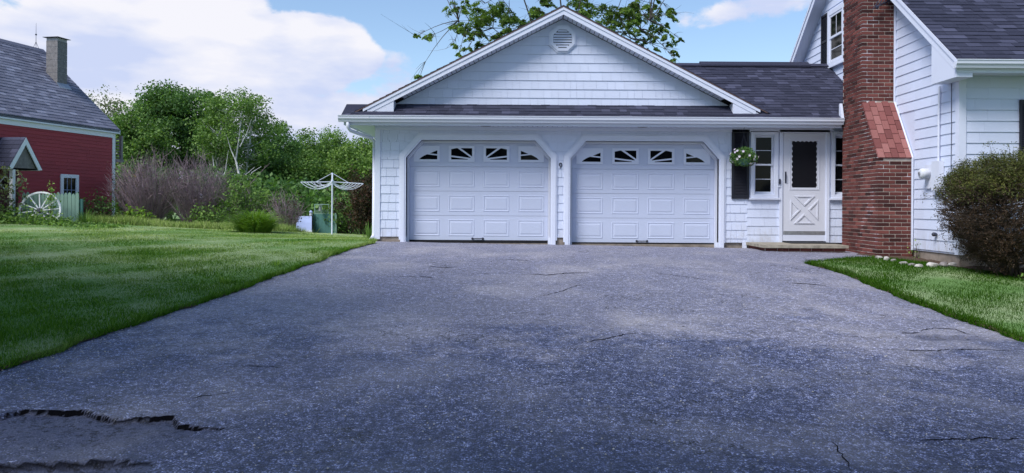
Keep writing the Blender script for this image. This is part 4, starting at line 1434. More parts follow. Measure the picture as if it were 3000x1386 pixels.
# roof
U = Vector((1, 0, 0))
for sgn in (-1, 1):
    ey = EVY if sgn < 0 else 2 * RGY - EVY
    V = Vector((0, RGY - ey, hz(RGY) - EVZ)).normalized()
    N = Vector((0, sgn * HS, 1)).normalized()
    L = math.hypot(RGY - ey, hz(RGY) - EVZ)
    slab = MB().prism([(XR + 0.01, ey, EVZ), (XR + 0.01, RGY, hz(RGY)), (XR + 0.01, RGY, hz(RGY) - 0.06), (XR + 0.01, ey, EVZ - 0.06)], (9.8, 0, 0)).build('roof', MAT['roof'], house)
    pc = clad([[(XR - 0.015, -0.03), (16.2, -0.03), (16.2, L), (XR - 0.015, L)]], (0, ey, EVZ + 0.002), U, V, N, 0.135, 0.12, 0.30, 0.013, 0.004, 0.003, seed=50 + sgn, proud=0.007)
    place_pieces(pc, 'roof_shingle', 'roof_shingles', MAT['roof'], slab, 250 if sgn < 0 else 0)
    # rake boards and rake soffit on the gable end
    def yq(y, d):
        return (y, hz(y) - d)
    def hstrip(y0, y1, d0, d1, x0, x1, nm, mat):
        return MB().prism([(x0, y0, hz(y0) - d0), (x0, y1, hz(y1) - d0), (x0, y1, hz(y1) - d1), (x0, y0, hz(y0) - d1)], (x1 - x0, 0, 0)).build(nm, mat, house)
    hstrip(ey, RGY, 0.004, 0.075, XR - 0.022, XR + 0.004, 'rake_moulding', MAT['trim'])
    hstrip(ey + sgn * 0.03 * -1, RGY, 0.076, 0.215, XR - 0.004, XR + 0.018, 'rake_fascia', MAT['trim'])
    hstrip(ey - sgn * 0.35, RGY, 0.175, 0.19, XR + 0.019, HX - 0.001, 'rake_soffit', MAT['vinyl'])
# eave: soffit, fascia, gutter, boxed return
esf = MB().box(HX + 0.0, 15.9, EVY + 0.06, HY - 0.001, 2.812, 2.825).build('soffit', MAT['dark'], house)
plk = MB().box(-0.0475, 0.0475, EVY + 0.065, HY - 0.02, 0, 0.010).mesh('soffit_plank', MAT['vinyl'])
for i in range(60):
    link('soffit_plank', plk, esf, (HX + 0.07 + i * 0.0985, 0, 2.801))
MB().box(XR + 0.02, 15.95, EVY + 0.032, EVY + 0.058, 2.785, 2.96).build('fascia', MAT['trim'], house)
m = MB().prism([(XR - 0.05, EVY + 0.031 + a, 2.845 + b) for a, b in prof], (9.6, 0, 0))
m.build('gutter', MAT['vinyl'], house)
MB().prism([(XR + 0.0, EVY + 0.04, 2.72), (XR + 0.0, EVY + 0.04, hz(EVY + 0.04) - 0.216), (XR + 0.0, 12.62, hz(12.62) - 0.216), (XR + 0.0, 12.62, 2.72)], (HX - XR - 0.03, 0, 0)).build('cornice_return', MAT['trim'], house)
# upper window in the gable, with louvred shutters
y0, y1, z0, z1 = SW


def yframe(nm, mat, par, y0, y1, z0, z1, w, x0, x1):
    m = MB()
    m.box(x0, x1, y0, y0 + w, z0, z1).box(x0, x1, y1 - w, y1, z0, z1)
    m.box(x0, x1, y0 + w, y1 - w, z1 - w, z1).box(x0, x1, y0 + w, y1 - w, z0, z0 + w)
    return m.build(nm, mat, par)


wf = yframe('window', MAT['trim'], house, y0 - 0.09, y1 + 0.09, z0 - 0.02, z1 + 0.03, 0.10, HX - 0.055, HX - 0.017)
MB().box(HX - 0.085, HX - 0.017, y0 - 0.12, y1 + 0.12, z0 - 0.055, z0 - 0.021).build('sill', MAT['trim'], wf)
zm = (z0 + z1) / 2 + 0.02
yframe('sash', MAT['vinyl'], wf, y0 + 0.011, y1 - 0.011, zm - 0.02, z1 - 0.072, 0.05, HX - 0.045, HX - 0.018)
yframe('sash', MAT['vinyl'], wf, y0 + 0.011, y1 - 0.011, z0 + 0.081, zm + 0.02, 0.05, HX - 0.032, HX - 0.006)
MB().box(HX - 0.030, HX - 0.027, y0 + 0.062, y1 - 0.062, zm + 0.031, z1 - 0.123).build('pane', MAT['glass'], wf)
MB().box(HX - 0.018, HX - 0.015, y0 + 0.062, y1 - 0.062, z0 + 0.132, zm - 0.031).build('pane', MAT['glass'], wf)
MB().box(HX - 0.036, HX - 0.0305, (y0 + y1) / 2 - 0.008, (y0 + y1) / 2 + 0.008, zm + 0.031, z1 - 0.123).build('muntin', MAT['vinyl'], wf)
MB().box(HX - 0.024, HX - 0.0185, y0 + 0.063, y1 - 0.063, (z0 + zm) / 2 + 0.04, (z0 + zm) / 2 + 0.056).build('muntin', MAT['vinyl'], wf)
MB().box(HX - 0.010, HX - 0.004, y0 + 0.06, y1 - 0.06, z0 + 0.09, z1 - 0.09).build('backing', MAT['dark'], wf)
lo2 = MB().prism([(-0.020, 0, 0.0), (-0.016, 0, -0.004), (0.0, 0, 0.026), (-0.004, 0, 0.030)], (0, 0.30, 0)).mesh('louvre', MAT['shutter'])
for (s0, s1) in ((y1 + 0.10, y1 + 0.50), (y0 - 0.50, y0 - 0.10)):
    s = yframe('shutter', MAT['shutter'], house, s0, s1, z0 - 0.03, z1 + 0.04, 0.05, HX - 0.05, HX - 0.018)
    MB().box(HX - 0.05, HX - 0.018, s0 + 0.051, s1 - 0.051, zm - 0.03, zm + 0.03).build('mid_rail', MAT['shutter'], s)
    MB().box(HX - 0.024, HX - 0.0185, s0 + 0.051, s1 - 0.051, z0 + 0.021, z1 - 0.011).build('backing', MAT['shutter'], s)
    z = z0 + 0.04
    while z < z1 - 0.05:
        if abs(z + 0.013 - zm) > 0.05:
            link('louvre', lo2, s, (HX - 0.0245, s0 + 0.05, z))
        z += 0.034
# front window and shutters of the house
wf = frame('window', MAT['trim'], house, FW[0] - 0.07, FW[1] + 0.07, FW[2] - 0.06, FW[3] + 0.07, 0.09, 0.09, 0.08, HY - 0.05, HY - 0.018)
MB().box(FW[0] + 0.021, FW[1] - 0.021, HY - 0.014, HY - 0.008, FW[2] + 0.021, FW[3] - 0.021).build('pane', MAT['glass'], wf)
MB().box(FW[0] + 0.021, FW[1] - 0.021, HY - 0.03, HY - 0.0145, 1.62, 1.67).build('meeting_rail', MAT['vinyl'], wf)
lo3 = MB().prism([(0, -0.020, 0.0), (0, -0.016, -0.004), (0, 0.0, 0.024), (0, -0.004, 0.028)], (0.21, 0, 0)).mesh('louvre', MAT['shutter'])
for xa in (7.60, FW[1] + 0.08):
    s = frame('shutter', MAT['shutter'], house, xa, xa + 0.27, FW[2] - 0.02, FW[3] + 0.08, 0.03, 0.06, 0.06, HY - 0.048, HY - 0.018)
    MB().box(xa + 0.031, xa + 0.239, HY - 0.024, HY - 0.0185, FW[2] + 0.04, FW[3] + 0.02).build('backing', MAT['shutter'], s)
    z = FW[2] + 0.05
    while z < FW[3] - 0.01:
        link('louvre', lo3, s, (xa + 0.03, HY - 0.0245, z))
        z += 0.034

# chimney: brick by brick
CX0, CX1 = 6.05, HX - 0.02
CYF, CYS, CYB = 13.76, 14.46, CHB        # lower front, upper front, back
ZS0, ZS1, ZTOP = 1.62, 2.68, 7.6
chim = MB()
chim.box(CX0 + 0.007, CX1, CYF + 0.007, CYB - 0.002, -0.45, ZS0 - 0.012)
chim.prism([(CX0 + 0.007, CYF + 0.007, ZS0 - 0.011), (CX0 + 0.007, CYB - 0.002, ZS0 - 0.011), (CX0 + 0.007, CYB - 0.002, ZS1 - 0.012), (CX0 + 0.007, CYS + 0.007, ZS1 - 0.012)], (CX1 - CX0 - 0.007, 0, 0))
chim.box(CX0 + 0.007, CX1, CYS + 0.007, CYB - 0.002, ZS1 - 0.011, ZTOP)
chim = chim.build('chimney', MAT['mortar'], house)
BL, BH, BD, J = 0.201, 0.056, 0.092, 0.0115
bricks = []


def yfront(z):
    if z <= ZS0:
        return CYF
    if z >= ZS1:
        return CYS
    return CYF + (CYS - CYF) * (z - ZS0) / (ZS1 - ZS0)


row = 0
z = -0.33
rb = random.Random(77)
while z < 7.4:
    yf = yfront(z + BH)
    sloped = ZS0 - 0.02 < z + BH and z < ZS1
    even = row % 2 == 0
    # left face (x = CX0), running back
    y = yf if even else (yf + BD + J if not sloped else yf)
    first = True
    while y < CYB - 0.03:
        ln = BL
        if sloped and first and not even:
            ln = BD
        first = False
        ye = min(y + ln, CYB)
        if ye - y > 0.03:
            bricks.append((CX0, CX0 + BD, y, ye, z, z + BH))
        y = ye + J
    # front face
    if not sloped:
        x = CX0 + BD + J if even else CX0
        while x < CX1 - 0.02:
            xe = min(x + BL, CX1 - 0.001)
            if xe - x > 0.02:
                bricks.append((x, xe, yf, yf + BD, z, z + BH))
            x = xe + J
    z += BH + J
    row += 1
cache = {}
def bsize(b):
    c = Vector(((b[0] + b[1]) / 2, (b[2] + b[3]) / 2, (b[4] + b[5]) / 2))
    return c
cand = []
for b in bricks:
    c = bsize(b)
    py = VPY - FPX * (c.z - CAMZ) / c.y
    vis = 1 if (-10 < py and c.z > -0.1) else 0
    front = (b[1] - b[0]) > 0.1 or b[2] < yfront(c.z) + 0.01
    a = ((b[1] - b[0]) if front else 0.3 * (b[3] - b[2])) / c.y ** 2
    cand.append((vis, a, b))
cand.sort(key=lambda t: (-t[0], -t[1]))
mrest = MB()
for i, (vis, a, b) in enumerate(cand):
    c = bsize(b)
    if i < 290:
        d = (round(b[1] - b[0], 3), round(b[3] - b[2], 3), round(b[5] - b[4], 3))
        if d not in cache:
            mm = MB()
            hx, hy, hh, e = d[0] / 2, d[1] / 2, d[2] / 2, 0.004
            # slightly arrised box
            lv = []
            for (zz, k) in ((-hh, e), (-hh + e, 0), (hh - e, 0), (hh, e)):
                lv += [(-hx + k, -hy + k, zz), (hx - k, -hy + k, zz), (hx - k, hy - k, zz), (-hx + k, hy - k, zz)]
            fs = [(3, 2, 1, 0), (12, 13, 14, 15)]
            for q in range(3):
                for w_ in range(4):
                    w2 = (w_ + 1) % 4
                    fs.append((q * 4 + w_, q * 4 + w2, q * 4 + 4 + w2, q * 4 + 4 + w_))
            cache[d] = mm.add(lv, fs).mesh('brick', MAT['brick'])
        o = link('brick', cache[d], chim, c + Vector((rb.uniform(-.0012, .0012), rb.uniform(-.0012, .0012), 0)))
        o.rotation_euler = (0, 0, rb.uniform(-0.006, 0.006))
    else:
        mrest.box(*b)
tag(mrest.build('bricks', MAT['brick'], chim), kind='stuff')
# sloping shoulder
sv = Vector((0, CYS - CYF, ZS1 - ZS0))
sL = sv.length
sv.normalize()
sn = Vector((0, -sv.z, sv.y))
ncol = 5
cwid = (CX1 - CX0 - 0.004) / ncol
for i in range(ncol):
    s = -0.02 - (0.0 if i % 2 == 0 else 0.10)
    while s < sL - 0.02:
        a, b = max(s, -0.015), min(s + BL, sL + 0.005)
        if b - a > 0.03:
            mm = MB()
            p0 = Vector((CX0 + i * cwid + 0.003, CYF, ZS0))
            w_ = cwid - 0.009
            q = [p0 + sv * a, p0 + sv * b, p0 + sv * b + Vector((w_, 0, 0)), p0 + sv * a + Vector((w_, 0, 0))]
            mm.prism([v + sn * 0.020 for v in q], -sn * 0.05)
            mm.build('shoulder_brick', MAT['capbrick'], chim)
        s += BL + J
MB().box(CX0 - 0.004, CX1 - 0.001, CYF - 0.004, CYF + 0.05, ZS0 - 0.010, ZS0 - 0.0005).build('mortar_wash', MAT['lightmortar'], chim)
mm = MB()
mm.prism([(CX1 + 0.001, CYF - 0.030, 0.0), (CX1 + 0.001, CYF - 0.03, ZS0 + 0.0), (CX1 + 0.001, CYS - 0.03, ZS1 + 0.0), (CX1 + 0.001, CYS - 0.03, 4.6), (CX1 + 0.001, CYS - 0.005, 4.6), (CX1 + 0.001, CYS - 0.005, ZS1), (CX1 + 0.001, CYF - 0.005, ZS0), (CX1 + 0.001, CYF - 0.005, 0)], (-0.028, 0, 0))
mm.build('edge_trim', MAT['trim'], house)

# electric meter, conduit, cables, faucet
mt = MB().box(HX - 0.10, HX - 0.018, 12.72, 12.96, 1.02, 1.50).build('meter_box', MAT['vinyl'], house)
MB().box(HX - 0.045, HX - 0.018, 13.05, 13.28, 1.06, 1.46).build('meter_plate', MAT['vinyl'], house)
mtr = MB().lathe([(0.075, 0.0), (0.088, -0.01), (0.088, -0.10), (0.080, -0.135), (0.05, -0.15)], (HX - 0.046, 13.16, 1.31), 20, 'X').build('meter', MAT['curtain'], house, True)
MB().lathe([(0.03, 0.0), (0.03, -0.012)], (HX - 0.196, 13.16, 1.31), 12, 'X').build('dial', MAT['galv'], mtr)
MB().tube([(HX - 0.045, 12.84, 1.50), (HX - 0.045, 12.84, 2.2), (HX - 0.045, 12.82, 2.72)], 0.018, 8).build('conduit', MAT['vinyl'], house)
MB().tube([(HX - 0.022, 12.50, 0.9), (HX - 0.022, 12.49, 1.9), (HX - 0.022, 12.50, 2.75)], 0.005, 5).build('cable', MAT['iron'], house)
pts = []
for i in range(9):
    t = i / 8
    y = 12.75 + t * 1.35
    pts.append((HX - 0.022, y, hz(y) - 0.24 - 0.10 * math.sin(math.pi * t)))
MB().tube(pts, 0.006, 5).build('cable', MAT['galv'], house)
MB().lathe([(0.02, 0), (0.035, -0.03), (0.035, -0.06), (0.018, -0.08)], (HX - 0.018, 12.93, 0.30), 10, 'X').build('faucet', MAT['iron'], house)
# service-line bracket at the top of the chimney
ant = MB()
ax = Vector((CX0 + 0.35, CYS - 0.03, 4.52))
ant.tube([ax + Vector((0.30, 0.1, 0.1)), ax + Vector((0.05, -0.05, -0.02)), ax + Vector((-0.12, -0.10, -0.10))], 0.012, 6)
for k in range(5):
    b = ax + Vector((0.16 - 0.08 * k, -0.02 - 0.02 * k, 0.03 - 0.03 * k))
    ant.tube([b + Vector((0.05, 0, 0.08)), b + Vector((-0.05, 0, -0.07))], 0.008, 5)
ant.lathe([(0.012, -0.03), (0.035, -0.02), (0.035, 0.02), (0.012, 0.03)], tuple(ax + Vector((-0.13, -0.1, -0.12))), 8, 'X')
ant.lathe([(0.012, -0.03), (0.03, -0.02), (0.03, 0.02), (0.012, 0.03)], tuple(ax + Vector((0.30, 0.06, -0.02))), 8, 'X')
ant.tube([ax + Vector((0.30, 0.06, -0.02)), ax + Vector((0.36, 0.02, 0.0)), ax + Vector((0.36, 0.0, 0.10)), ax + Vector((0.28, 0.05, 0.25))], 0.006, 5)
ant.build('service_bracket', MAT['iron'], house)

# ------------------------------------------------------------------ door step, mat, basket
st = thing('door_step', (5.05, 15.1, -0.1), 'low concrete slab step on brick base before the entry door', 'step')
MB().box(4.26, 5.84, 14.48, YW - 0.05, -0.018, 0.034).build('slab', MAT['concrete'], st)
base = MB().box(4.34, 5.80, 14.545, YW - 0.06, -0.3, -0.0185).build('base', MAT['mortar'], st)
bm_ = MB().box(-0.1, 0.1, 0, 0.06, 0, 0.052).mesh('brick', MAT['brick'])
bm2 = MB().box(0, 0.06, -0.1, 0.1, 0, 0.052).mesh('brick', MAT['brick'])
for rr in range(2):
    for i in range(7):
        xb_ = 4.435 + i * 0.211 - (0.05 if rr else 0)
        if xb_ < 5.72:
            link('brick', bm_, base, (xb_, 14.535, -0.078 - rr * 0.062))
    for i in range(5):
        link('brick', bm2, base, (4.330, 14.75 + i * 0.211 - (0.05 if rr else 0), -0.078 - rr * 0.062))
mat_o = MB().box(5.00, 5.82, 15.12, 15.64, 0.035, 0.047).build('doormat', MAT['rubber'])
tag(mat_o, 'thin black doormat lying on the concrete step', 'doormat')

# ------------------------------------------------------------------ plants: helpers
def unit(a):
    return a / np.maximum(np.linalg.norm(a, axis=1, keepdims=True), 1e-9)


def leaf_arrays(cen, size, outward, g, up=0.35, out=0.55, rand=0.9, asp=0.62):
    """one folded leaf (two triangles-quads) per centre"""
    n = len(cen)
    nr = unit(g.normal(size=(n, 3)) * rand + outward * out + np.array([0, 0, up]))
    a = unit(np.cross(nr, unit(g.normal(size=(n, 3)))))
    b = np.cross(nr, a)
    s = (size * g.uniform(0.6, 1.3, n))[:, None]
    V = np.stack([cen - a * s * 0.5, cen + b * s * asp * 0.5 - nr * s * 0.08, cen + a * s * 0.5, cen - b * s * asp * 0.5 - nr * s * 0.08], 1)
    return V.reshape(-1, 3)


def leaf_mesh(name, V, mat, parent):
    F = np.arange(len(V)).reshape(-1, 4)
    return link(name, np_mesh(name, V, F, mat), parent)


def path(a, b, g, bend=0.15, n=6, sag=0.0):
    a, b = Vector(a), Vector(b)
    d = b - a
    L = d.length
    off1 = Vector(g.normal(size=3)) * L * bend * 0.5
    pts = []
    for i in range(n):
        t = i / (n - 1)
        w = math.sin(math.pi * t)
        p = a + d * t + off1 * w + Vector((0, 0, -sag * L * w))
        pts.append(p)
    return pts


def tree(name, label, base, height, crown_c, crown_r, n_clump, clump_r, per, leaf, mat, seed, trunk_r=0.14, bark='bark', group=None, stems=1, lowbare=0.0, gap=0.0, cat='tree', hang=0.0):
    g = np.random.default_rng(seed)
    root = thing(name, base, label, cat, group)
    base = Vector(base)
    cc, cr_ = np.array(crown_c), np.array(crown_r)
    d = unit(g.normal(size=(n_clump, 3)))
    r = g.uniform(0.25, 1.0, n_clump) ** 0.45
    lump = 1 + 0.22 * np.sin(d[:, 0] * 5 + seed) * np.cos(d[:, 2] * 4 + d[:, 1] * 3)
    cl = cc + d * (r * lump)[:, None] * cr_
    wood = MB()
    tops = []
    for s in range(stems):
        b0 = base + Vector((g.uniform(-0.25, 0.25) * (stems > 1), g.uniform(-0.2, 0.2) * (stems > 1), -0.15))
        tp = Vector(cc) + Vector((g.uniform(-0.5, 0.5) * cr_[0] * (1 if stems > 1 else 0.25), g.uniform(-0.3, 0.3) * cr_[1], cr_[2] * g.uniform(0.3, 0.6)))
        pts = path(b0, tp, g, 0.10, 9)
        wood.tube(pts, [trunk_r * (1 - 0.88 * i / 8) / (1 if stems == 1 else 1.4) for i in range(9)], 7)
        tops.append(pts)
    for c in cl:
        pts = tops[g.integers(len(tops))]
        k = min(range(2, 9), key=lambda i: abs(pts[i].z - (c[2] - 0.55 * math.hypot(c[0] - pts[i].x, c[1] - pts[i].y))) + 0.2 * (Vector(c) - pts[i]).length)
        pp = path(pts[k], c, g, 0.18, 5, -0.05)
        r0 = trunk_r * 0.28
        wood.tube(pp, [r0, r0 * 0.75, r0 * 0.5, r0 * 0.3, r0 * 0.15], 4, False)
    wood.build('trunk', MAT[bark], root)
    N = n_clump * per
    idx = np.repeat(np.arange(n_clump), per)
    crad = clump_r * g.uniform(0.6, 1.35, n_clump)
    off = unit(g.normal(size=(N, 3))) * (g.random((N, 1)) ** 0.45) * 0.95
    off[:, 2] *= 0.72
    cen = cl[idx] + off * crad[idx][:, None]
    if hang:
        cen[:, 2] -= hang * np.linalg.norm(off[:, :2], axis=1) ** 2 * crad[idx]
    outw = unit(cen - cc) * 0.35 + unit(off) * 1.0
    leaf_mesh('crown', leaf_arrays(cen, np.full(N, leaf), outw, g), MAT[mat], root)
    return root


def px_tree(name, label, cx, top, half, D, mat, seed, n_clump=70, per=130, clump=0.75, leaf=0.20, bottom=620, **kw):
    leaf, per = leaf * 0.70, int(per * 2.0)
    t = at(cx, top, D)
    gb = g1(t.x, D)
    zb = max(gb + 0.3, at(cx, bottom, D).z)
    hw = half * D / FPX
    cz = (t.z + zb) / 2
    return tree(name, label, (t.x, D, gb), t.z - gb, (t.x, D, cz), (hw, hw * 0.9, (t.z - zb) / 2 * 0.97), n_clump, clump, per, leaf, mat, seed, **kw)


GB = 'trees along the back of the yard'
px_tree('deciduous_tree', 'tallest dense dark green tree between barn roof and pale-barked birch', 500, 244, 108, 38, 'leaf_dark', 101, 120, 150, 0.80, 0.19, 600, group=GB, trunk_r=0.16)
birch = px_tree('birch_tree', 'spreading birch with pale forked trunks above the bare shrubs', 708, 262, 120, 35.5, 'leaf_mid', 102, 100, 80, 0.66, 0.16, 500, group=GB, bark='birch', stems=2, trunk_r=0.10)
_st = MB()
_g = np.random.default_rng(909)
for _pts, _r in (([(700, 640), (698, 590), (702, 520), (690, 470), (700, 400), (706, 330)], 0.075), ([(704, 600), (712, 545), (738, 505), (765, 488)], 0.045), ([(701, 545), (716, 515), (745, 490)], 0.035),
                 ([(672, 640), (655, 580), (645, 540), (628, 500), (622, 455)], 0.055), ([(645, 545), (660, 500), (668, 440)], 0.03), ([(694, 480), (676, 440), (662, 395)], 0.03), ([(702, 430), (722, 390), (735, 350)], 0.026)):
    _w = [at(px, py, 33.75 + 0.1 * i) for i, (px, py) in enumerate(_pts)]
    _st.tube(_w, [_r * (1 - 0.72 * i / (len(_w) - 1)) for i in range(len(_w))], 6)
_st.build('pale_stems', MAT['birch'], birch)
px_tree('deciduous_tree', 'bushy mid green tree just right of the red barn', 385, 322, 85, 35, 'leaf_mid', 103, 80, 130, 0.75, 0.18, 620, group=GB)
px_tree('pale_tree', 'sparse pale tree rising behind the barn roof edge', 312, 266, 62, 48, 'leaf_pale', 104, 46, 34, 0.9, 0.20, 470, group=GB, trunk_r=0.10)
px_tree('deciduous_tree', 'dark green tree filling in behind the birch crown', 612, 300, 95, 43, 'leaf_dark', 105, 90, 130, 0.9, 0.21, 620, group=GB)
px_tree('deciduous_tree', 'dark green tree at the low end of the tree row right of the birch', 828, 378, 62, 44, 'leaf_dark', 106, 60, 120, 0.8, 0.20, 640, group=GB)
px_tree('deciduous_tree', 'mid green pointed tree behind the clothesline, left of its pole', 905, 376, 55, 47, 'leaf_mid', 107, 60, 120, 0.8, 0.20, 640, group=GB)
px_tree('deciduous_tree', 'green tree directly above the clothesline top', 968, 384, 58, 49, 'leaf_mid', 108, 60, 120, 0.85, 0.20, 640, group=GB)
px_tree('deciduous_tree', 'light green tree beside the garage gutter end', 1068, 398, 62, 46, 'leaf_light', 109, 64, 120, 0.85, 0.20, 640, group=GB)
px_tree('deciduous_tree', 'bright light green rounded tree right above the clothesline arms', 1012, 432, 58, 38, 'leaf_light', 110, 60, 130, 0.70, 0.18, 640, group=GB)
px_tree('deciduous_tree', 'mid green low tree left of the clothesline', 880, 442, 66, 37, 'leaf_mid', 111, 64, 130, 0.75, 0.19, 650, group=GB)
px_tree('deciduous_tree', 'shaded green tree behind the twiggy shrub and birch', 790, 430, 72, 38, 'leaf_dark', 112, 64, 130, 0.8, 0.19, 650, group=GB)
px_tree('deciduous_tree', 'light green tree half hidden by the garage corner', 1140, 400, 60, 40, 'leaf_light', 113, 56, 110, 0.8, 0.19, 640, group=GB)

# big unseen trees added left of and behind the camera to shade the foreground
GT = 'added trees shading the near driveway'
for k, (tx, ty, hh, cr0) in enumerate(((-14.0, 5.2, 10.5, 4.0), (-8.6, 3.2, 10.0, 3.5), (-2.6, -1.4, 8.0, 3.0), (3.6, -1.8, 8.0, 3.0))):
    gb = g1(tx, ty)
    tree('added_shade_tree', ('added unseen tree, %s of four shading the near driveway from behind the viewer' % ('leftmost', 'second', 'third', 'rightmost')[k]),
         (tx, ty, gb), hh, (tx, ty, gb + hh - 2.6), (cr0, cr0, 2.5), 80, 1.2, 110, 0.34, 'leaf_dark', 150 + k, trunk_r=0.20, group=GT)

# undergrowth below the trees, too tangled to count
g = np.random.default_rng(140)
N = 15000
ux = g.uniform(-24, -2, N)
uy = g.uniform(30.5, 36, N) + np.clip(-ux - 12, 0, 8) * -0.25
hmax = 2.1 + 0.5 * vnoise(ux, uy, 0.9, 3)
uz = gz(ux, uy) + hmax * g.random(N) ** 0.8
cen = np.stack([ux, uy, uz], 1)
o = leaf_mesh('undergrowth', leaf_arrays(cen, np.full(N, 0.22), np.tile([0, -1.0, 0.3], (N, 1)), g), MAT['leaf_dark'], None)
tag(o, 'dark tangled undergrowth beneath the trees at the back of the yard', 'undergrowth', kind='stuff')
# woods far off, one mass
N = 14000
ux = g.uniform(-150, 120, N)
uy = 90 + g.uniform(-6, 6, N) + np.abs(ux) * 0.1
uz = -1.2 + (4.6 + 1.4 * vnoise(ux, uy * 0, 0.16, 5) + 0.6 * vnoise(ux, uy * 0, 0.7, 2)) * g.random(N) ** 0.7
o = leaf_mesh('far_woods', leaf_arrays(np.stack([ux, uy, uz], 1), np.full(N, 0.95), np.tile([0, -1.0, 0.3], (N, 1)), g), MAT['leaf_mid'], None)
tag(o, 'far-off green woods closing the view behind the yard', 'woods', kind='stuff')

# maple behind the garage: limbs carry leaf tufts against the sky
MAPLE = [(1255, 105, 20), (1323, 19, 25), (1357, 36, 22), (1323, 73, 25), (1357, 85, 25), (1387, 64, 35), (1421, 68, 40), (1412, 13, 35), (1460, 17, 35), (1485, 34, 30),
         (1477, 55, 25), (1481, 90, 25), (1447, 102, 20), (1327, 132, 15), (1370, 141, 18), (1404, 128, 18), (1342, 158, 12), (1372, 111, 15), (1553, 34, 25), (1575, 43, 25),
         (1600, 8, 25), (1682, 13, 30), (1711, 17, 35), (1728, 43, 35), (1686, 34, 25), (1758, 21, 35), (1788, 38, 35), (1827, 30, 30), (1857, 17, 30), (1899, 25, 30),
         (1933, 47, 25), (1963, 47, 20), (1784, 77, 20), (1831, 90, 18), (1861, 38, 25), (1899, 43, 25), (1938, 77, 20), (1950, 111, 20), (1989, 115, 12), (1878, 128, 20),
         (1908, 115, 20), (1972, 154, 15), (1921, 145, 12), (1972, 175, 12), (1220, 222, 14), (1395, 95, 25), (1440, 40, 30), (1640, 40, 28), (1665, 70, 25), (1740, 75, 30),
         (1760, 110, 25), (1810, 60, 28), (1845, 62, 25), (1500, 60, 22), (1530, 75, 20), (1870, 95, 18), (1700, 100, 25)]
MY = 28.0
g = np.random.default_rng(200)
mtree = thing('maple_tree', (1.0, MY, g1(1.0, MY)), 'tall maple with airy leaf tufts rising behind the garage gable', 'tree')
wood = MB()
tb_ = Vector((1.1, MY, g1(1.0, MY) - 0.2))
fork = Vector((1.15, MY, 3.6))
wood.tube(path(tb_, fork, g, 0.04, 6), [0.30, 0.26, 0.24, 0.23, 0.22, 0.21], 9)
limbs = []
for (px, py, r0) in ((1420, -60, 0.036), (1480, -150, 0.045), (1600, -190, 0.05), (1720, -120, 0.045), (1840, -70, 0.040), (1340, 60, 0.028), (1900, 60, 0.028)):
    e = at(px, py, MY + g.uniform(-1.2, 1.2))
    pp = path(fork, e, g, 0.10, 9, -0.06)
    wood.tube(pp, [r0 * (1 - 0.85 * i / 8) for i in range(9)], 6)
    limbs.append(pp)
cl, crs = [], []
for (px, py, r) in MAPLE:
    cl.append(at(px, py, MY + g.uniform(-1.6, 1.6)))
    crs.append(r * MY / FPX)
    if r > 18:
        cl.append(at(px + g.normal() * r * 0.9, py + g.normal() * r * 0.7, MY + g.uniform(-1.6, 1.6)))
        crs.append(r * 0.55 * MY / FPX)
for i in range(95):
    e = at(g.uniform(1250, 2000), g.uniform(-330, -50), MY + g.uniform(-2.5, 2.5))
    cl.append(e)
    crs.append(0.38)
Vs = []
for c, cr0 in zip(cl, crs):
    best = min(((p, q) for p in limbs for q in p[2:]), key=lambda t: (t[1] - c).length + (0.6 if t[1].z > c.z + 0.4 else 0))[1]
    pp = path(best, c, g, 0.12, 6, -0.04)
    wood.tube(pp, [0.020, 0.016, 0.012, 0.010, 0.007, 0.005], 4, False)
    tip = pp[-1]
    for q in range(4):
        e = c + Vector(g.normal(size=3)) * cr0 * 0.8
        wood.tube([pp[-2], (pp[-2] + e) / 2 + Vector((0, 0, 0.04)), e], [0.010, 0.007, 0.003], 3, False)
    n = int(110 + 1150 * cr0)
    gq = np.random.default_rng(int(abs(c.x * 1000)))
    sub = gq.normal(size=(5, 3)) * np.array([0.55, 0.5, 0.32]) * cr0
    off = sub[gq.integers(0, 5, n)] + unit(gq.normal(size=(n, 3))) * gq.random((n, 1)) ** 0.5 * np.array([0.50, 0.50, 0.22]) * cr0
    cen = np.array(c) + off
    cen[:, 2] -= 0.40 * np.linalg.norm(off[:, :2], axis=1) ** 2 / max(cr0, 0.1)
    Vs.append(leaf_arrays(cen, np.full(n, 0.078), unit(off), g, up=0.7))
for i in range(70):                      # bare outer twigs
    c = cl[g.integers(len(MAPLE))]
    e = c + Vector((g.normal() * 0.55, g.normal() * 0.4, g.uniform(-0.1, 0.6)))
    wood.tube(path(c, e, g, 0.1, 4), [0.008, 0.006, 0.004, 0.002], 3, False)
wood.build('trunk', MAT['bark'], mtree)
leaf_mesh('crown', np.concatenate(Vs), MAT['leaf_maple'], mtree)


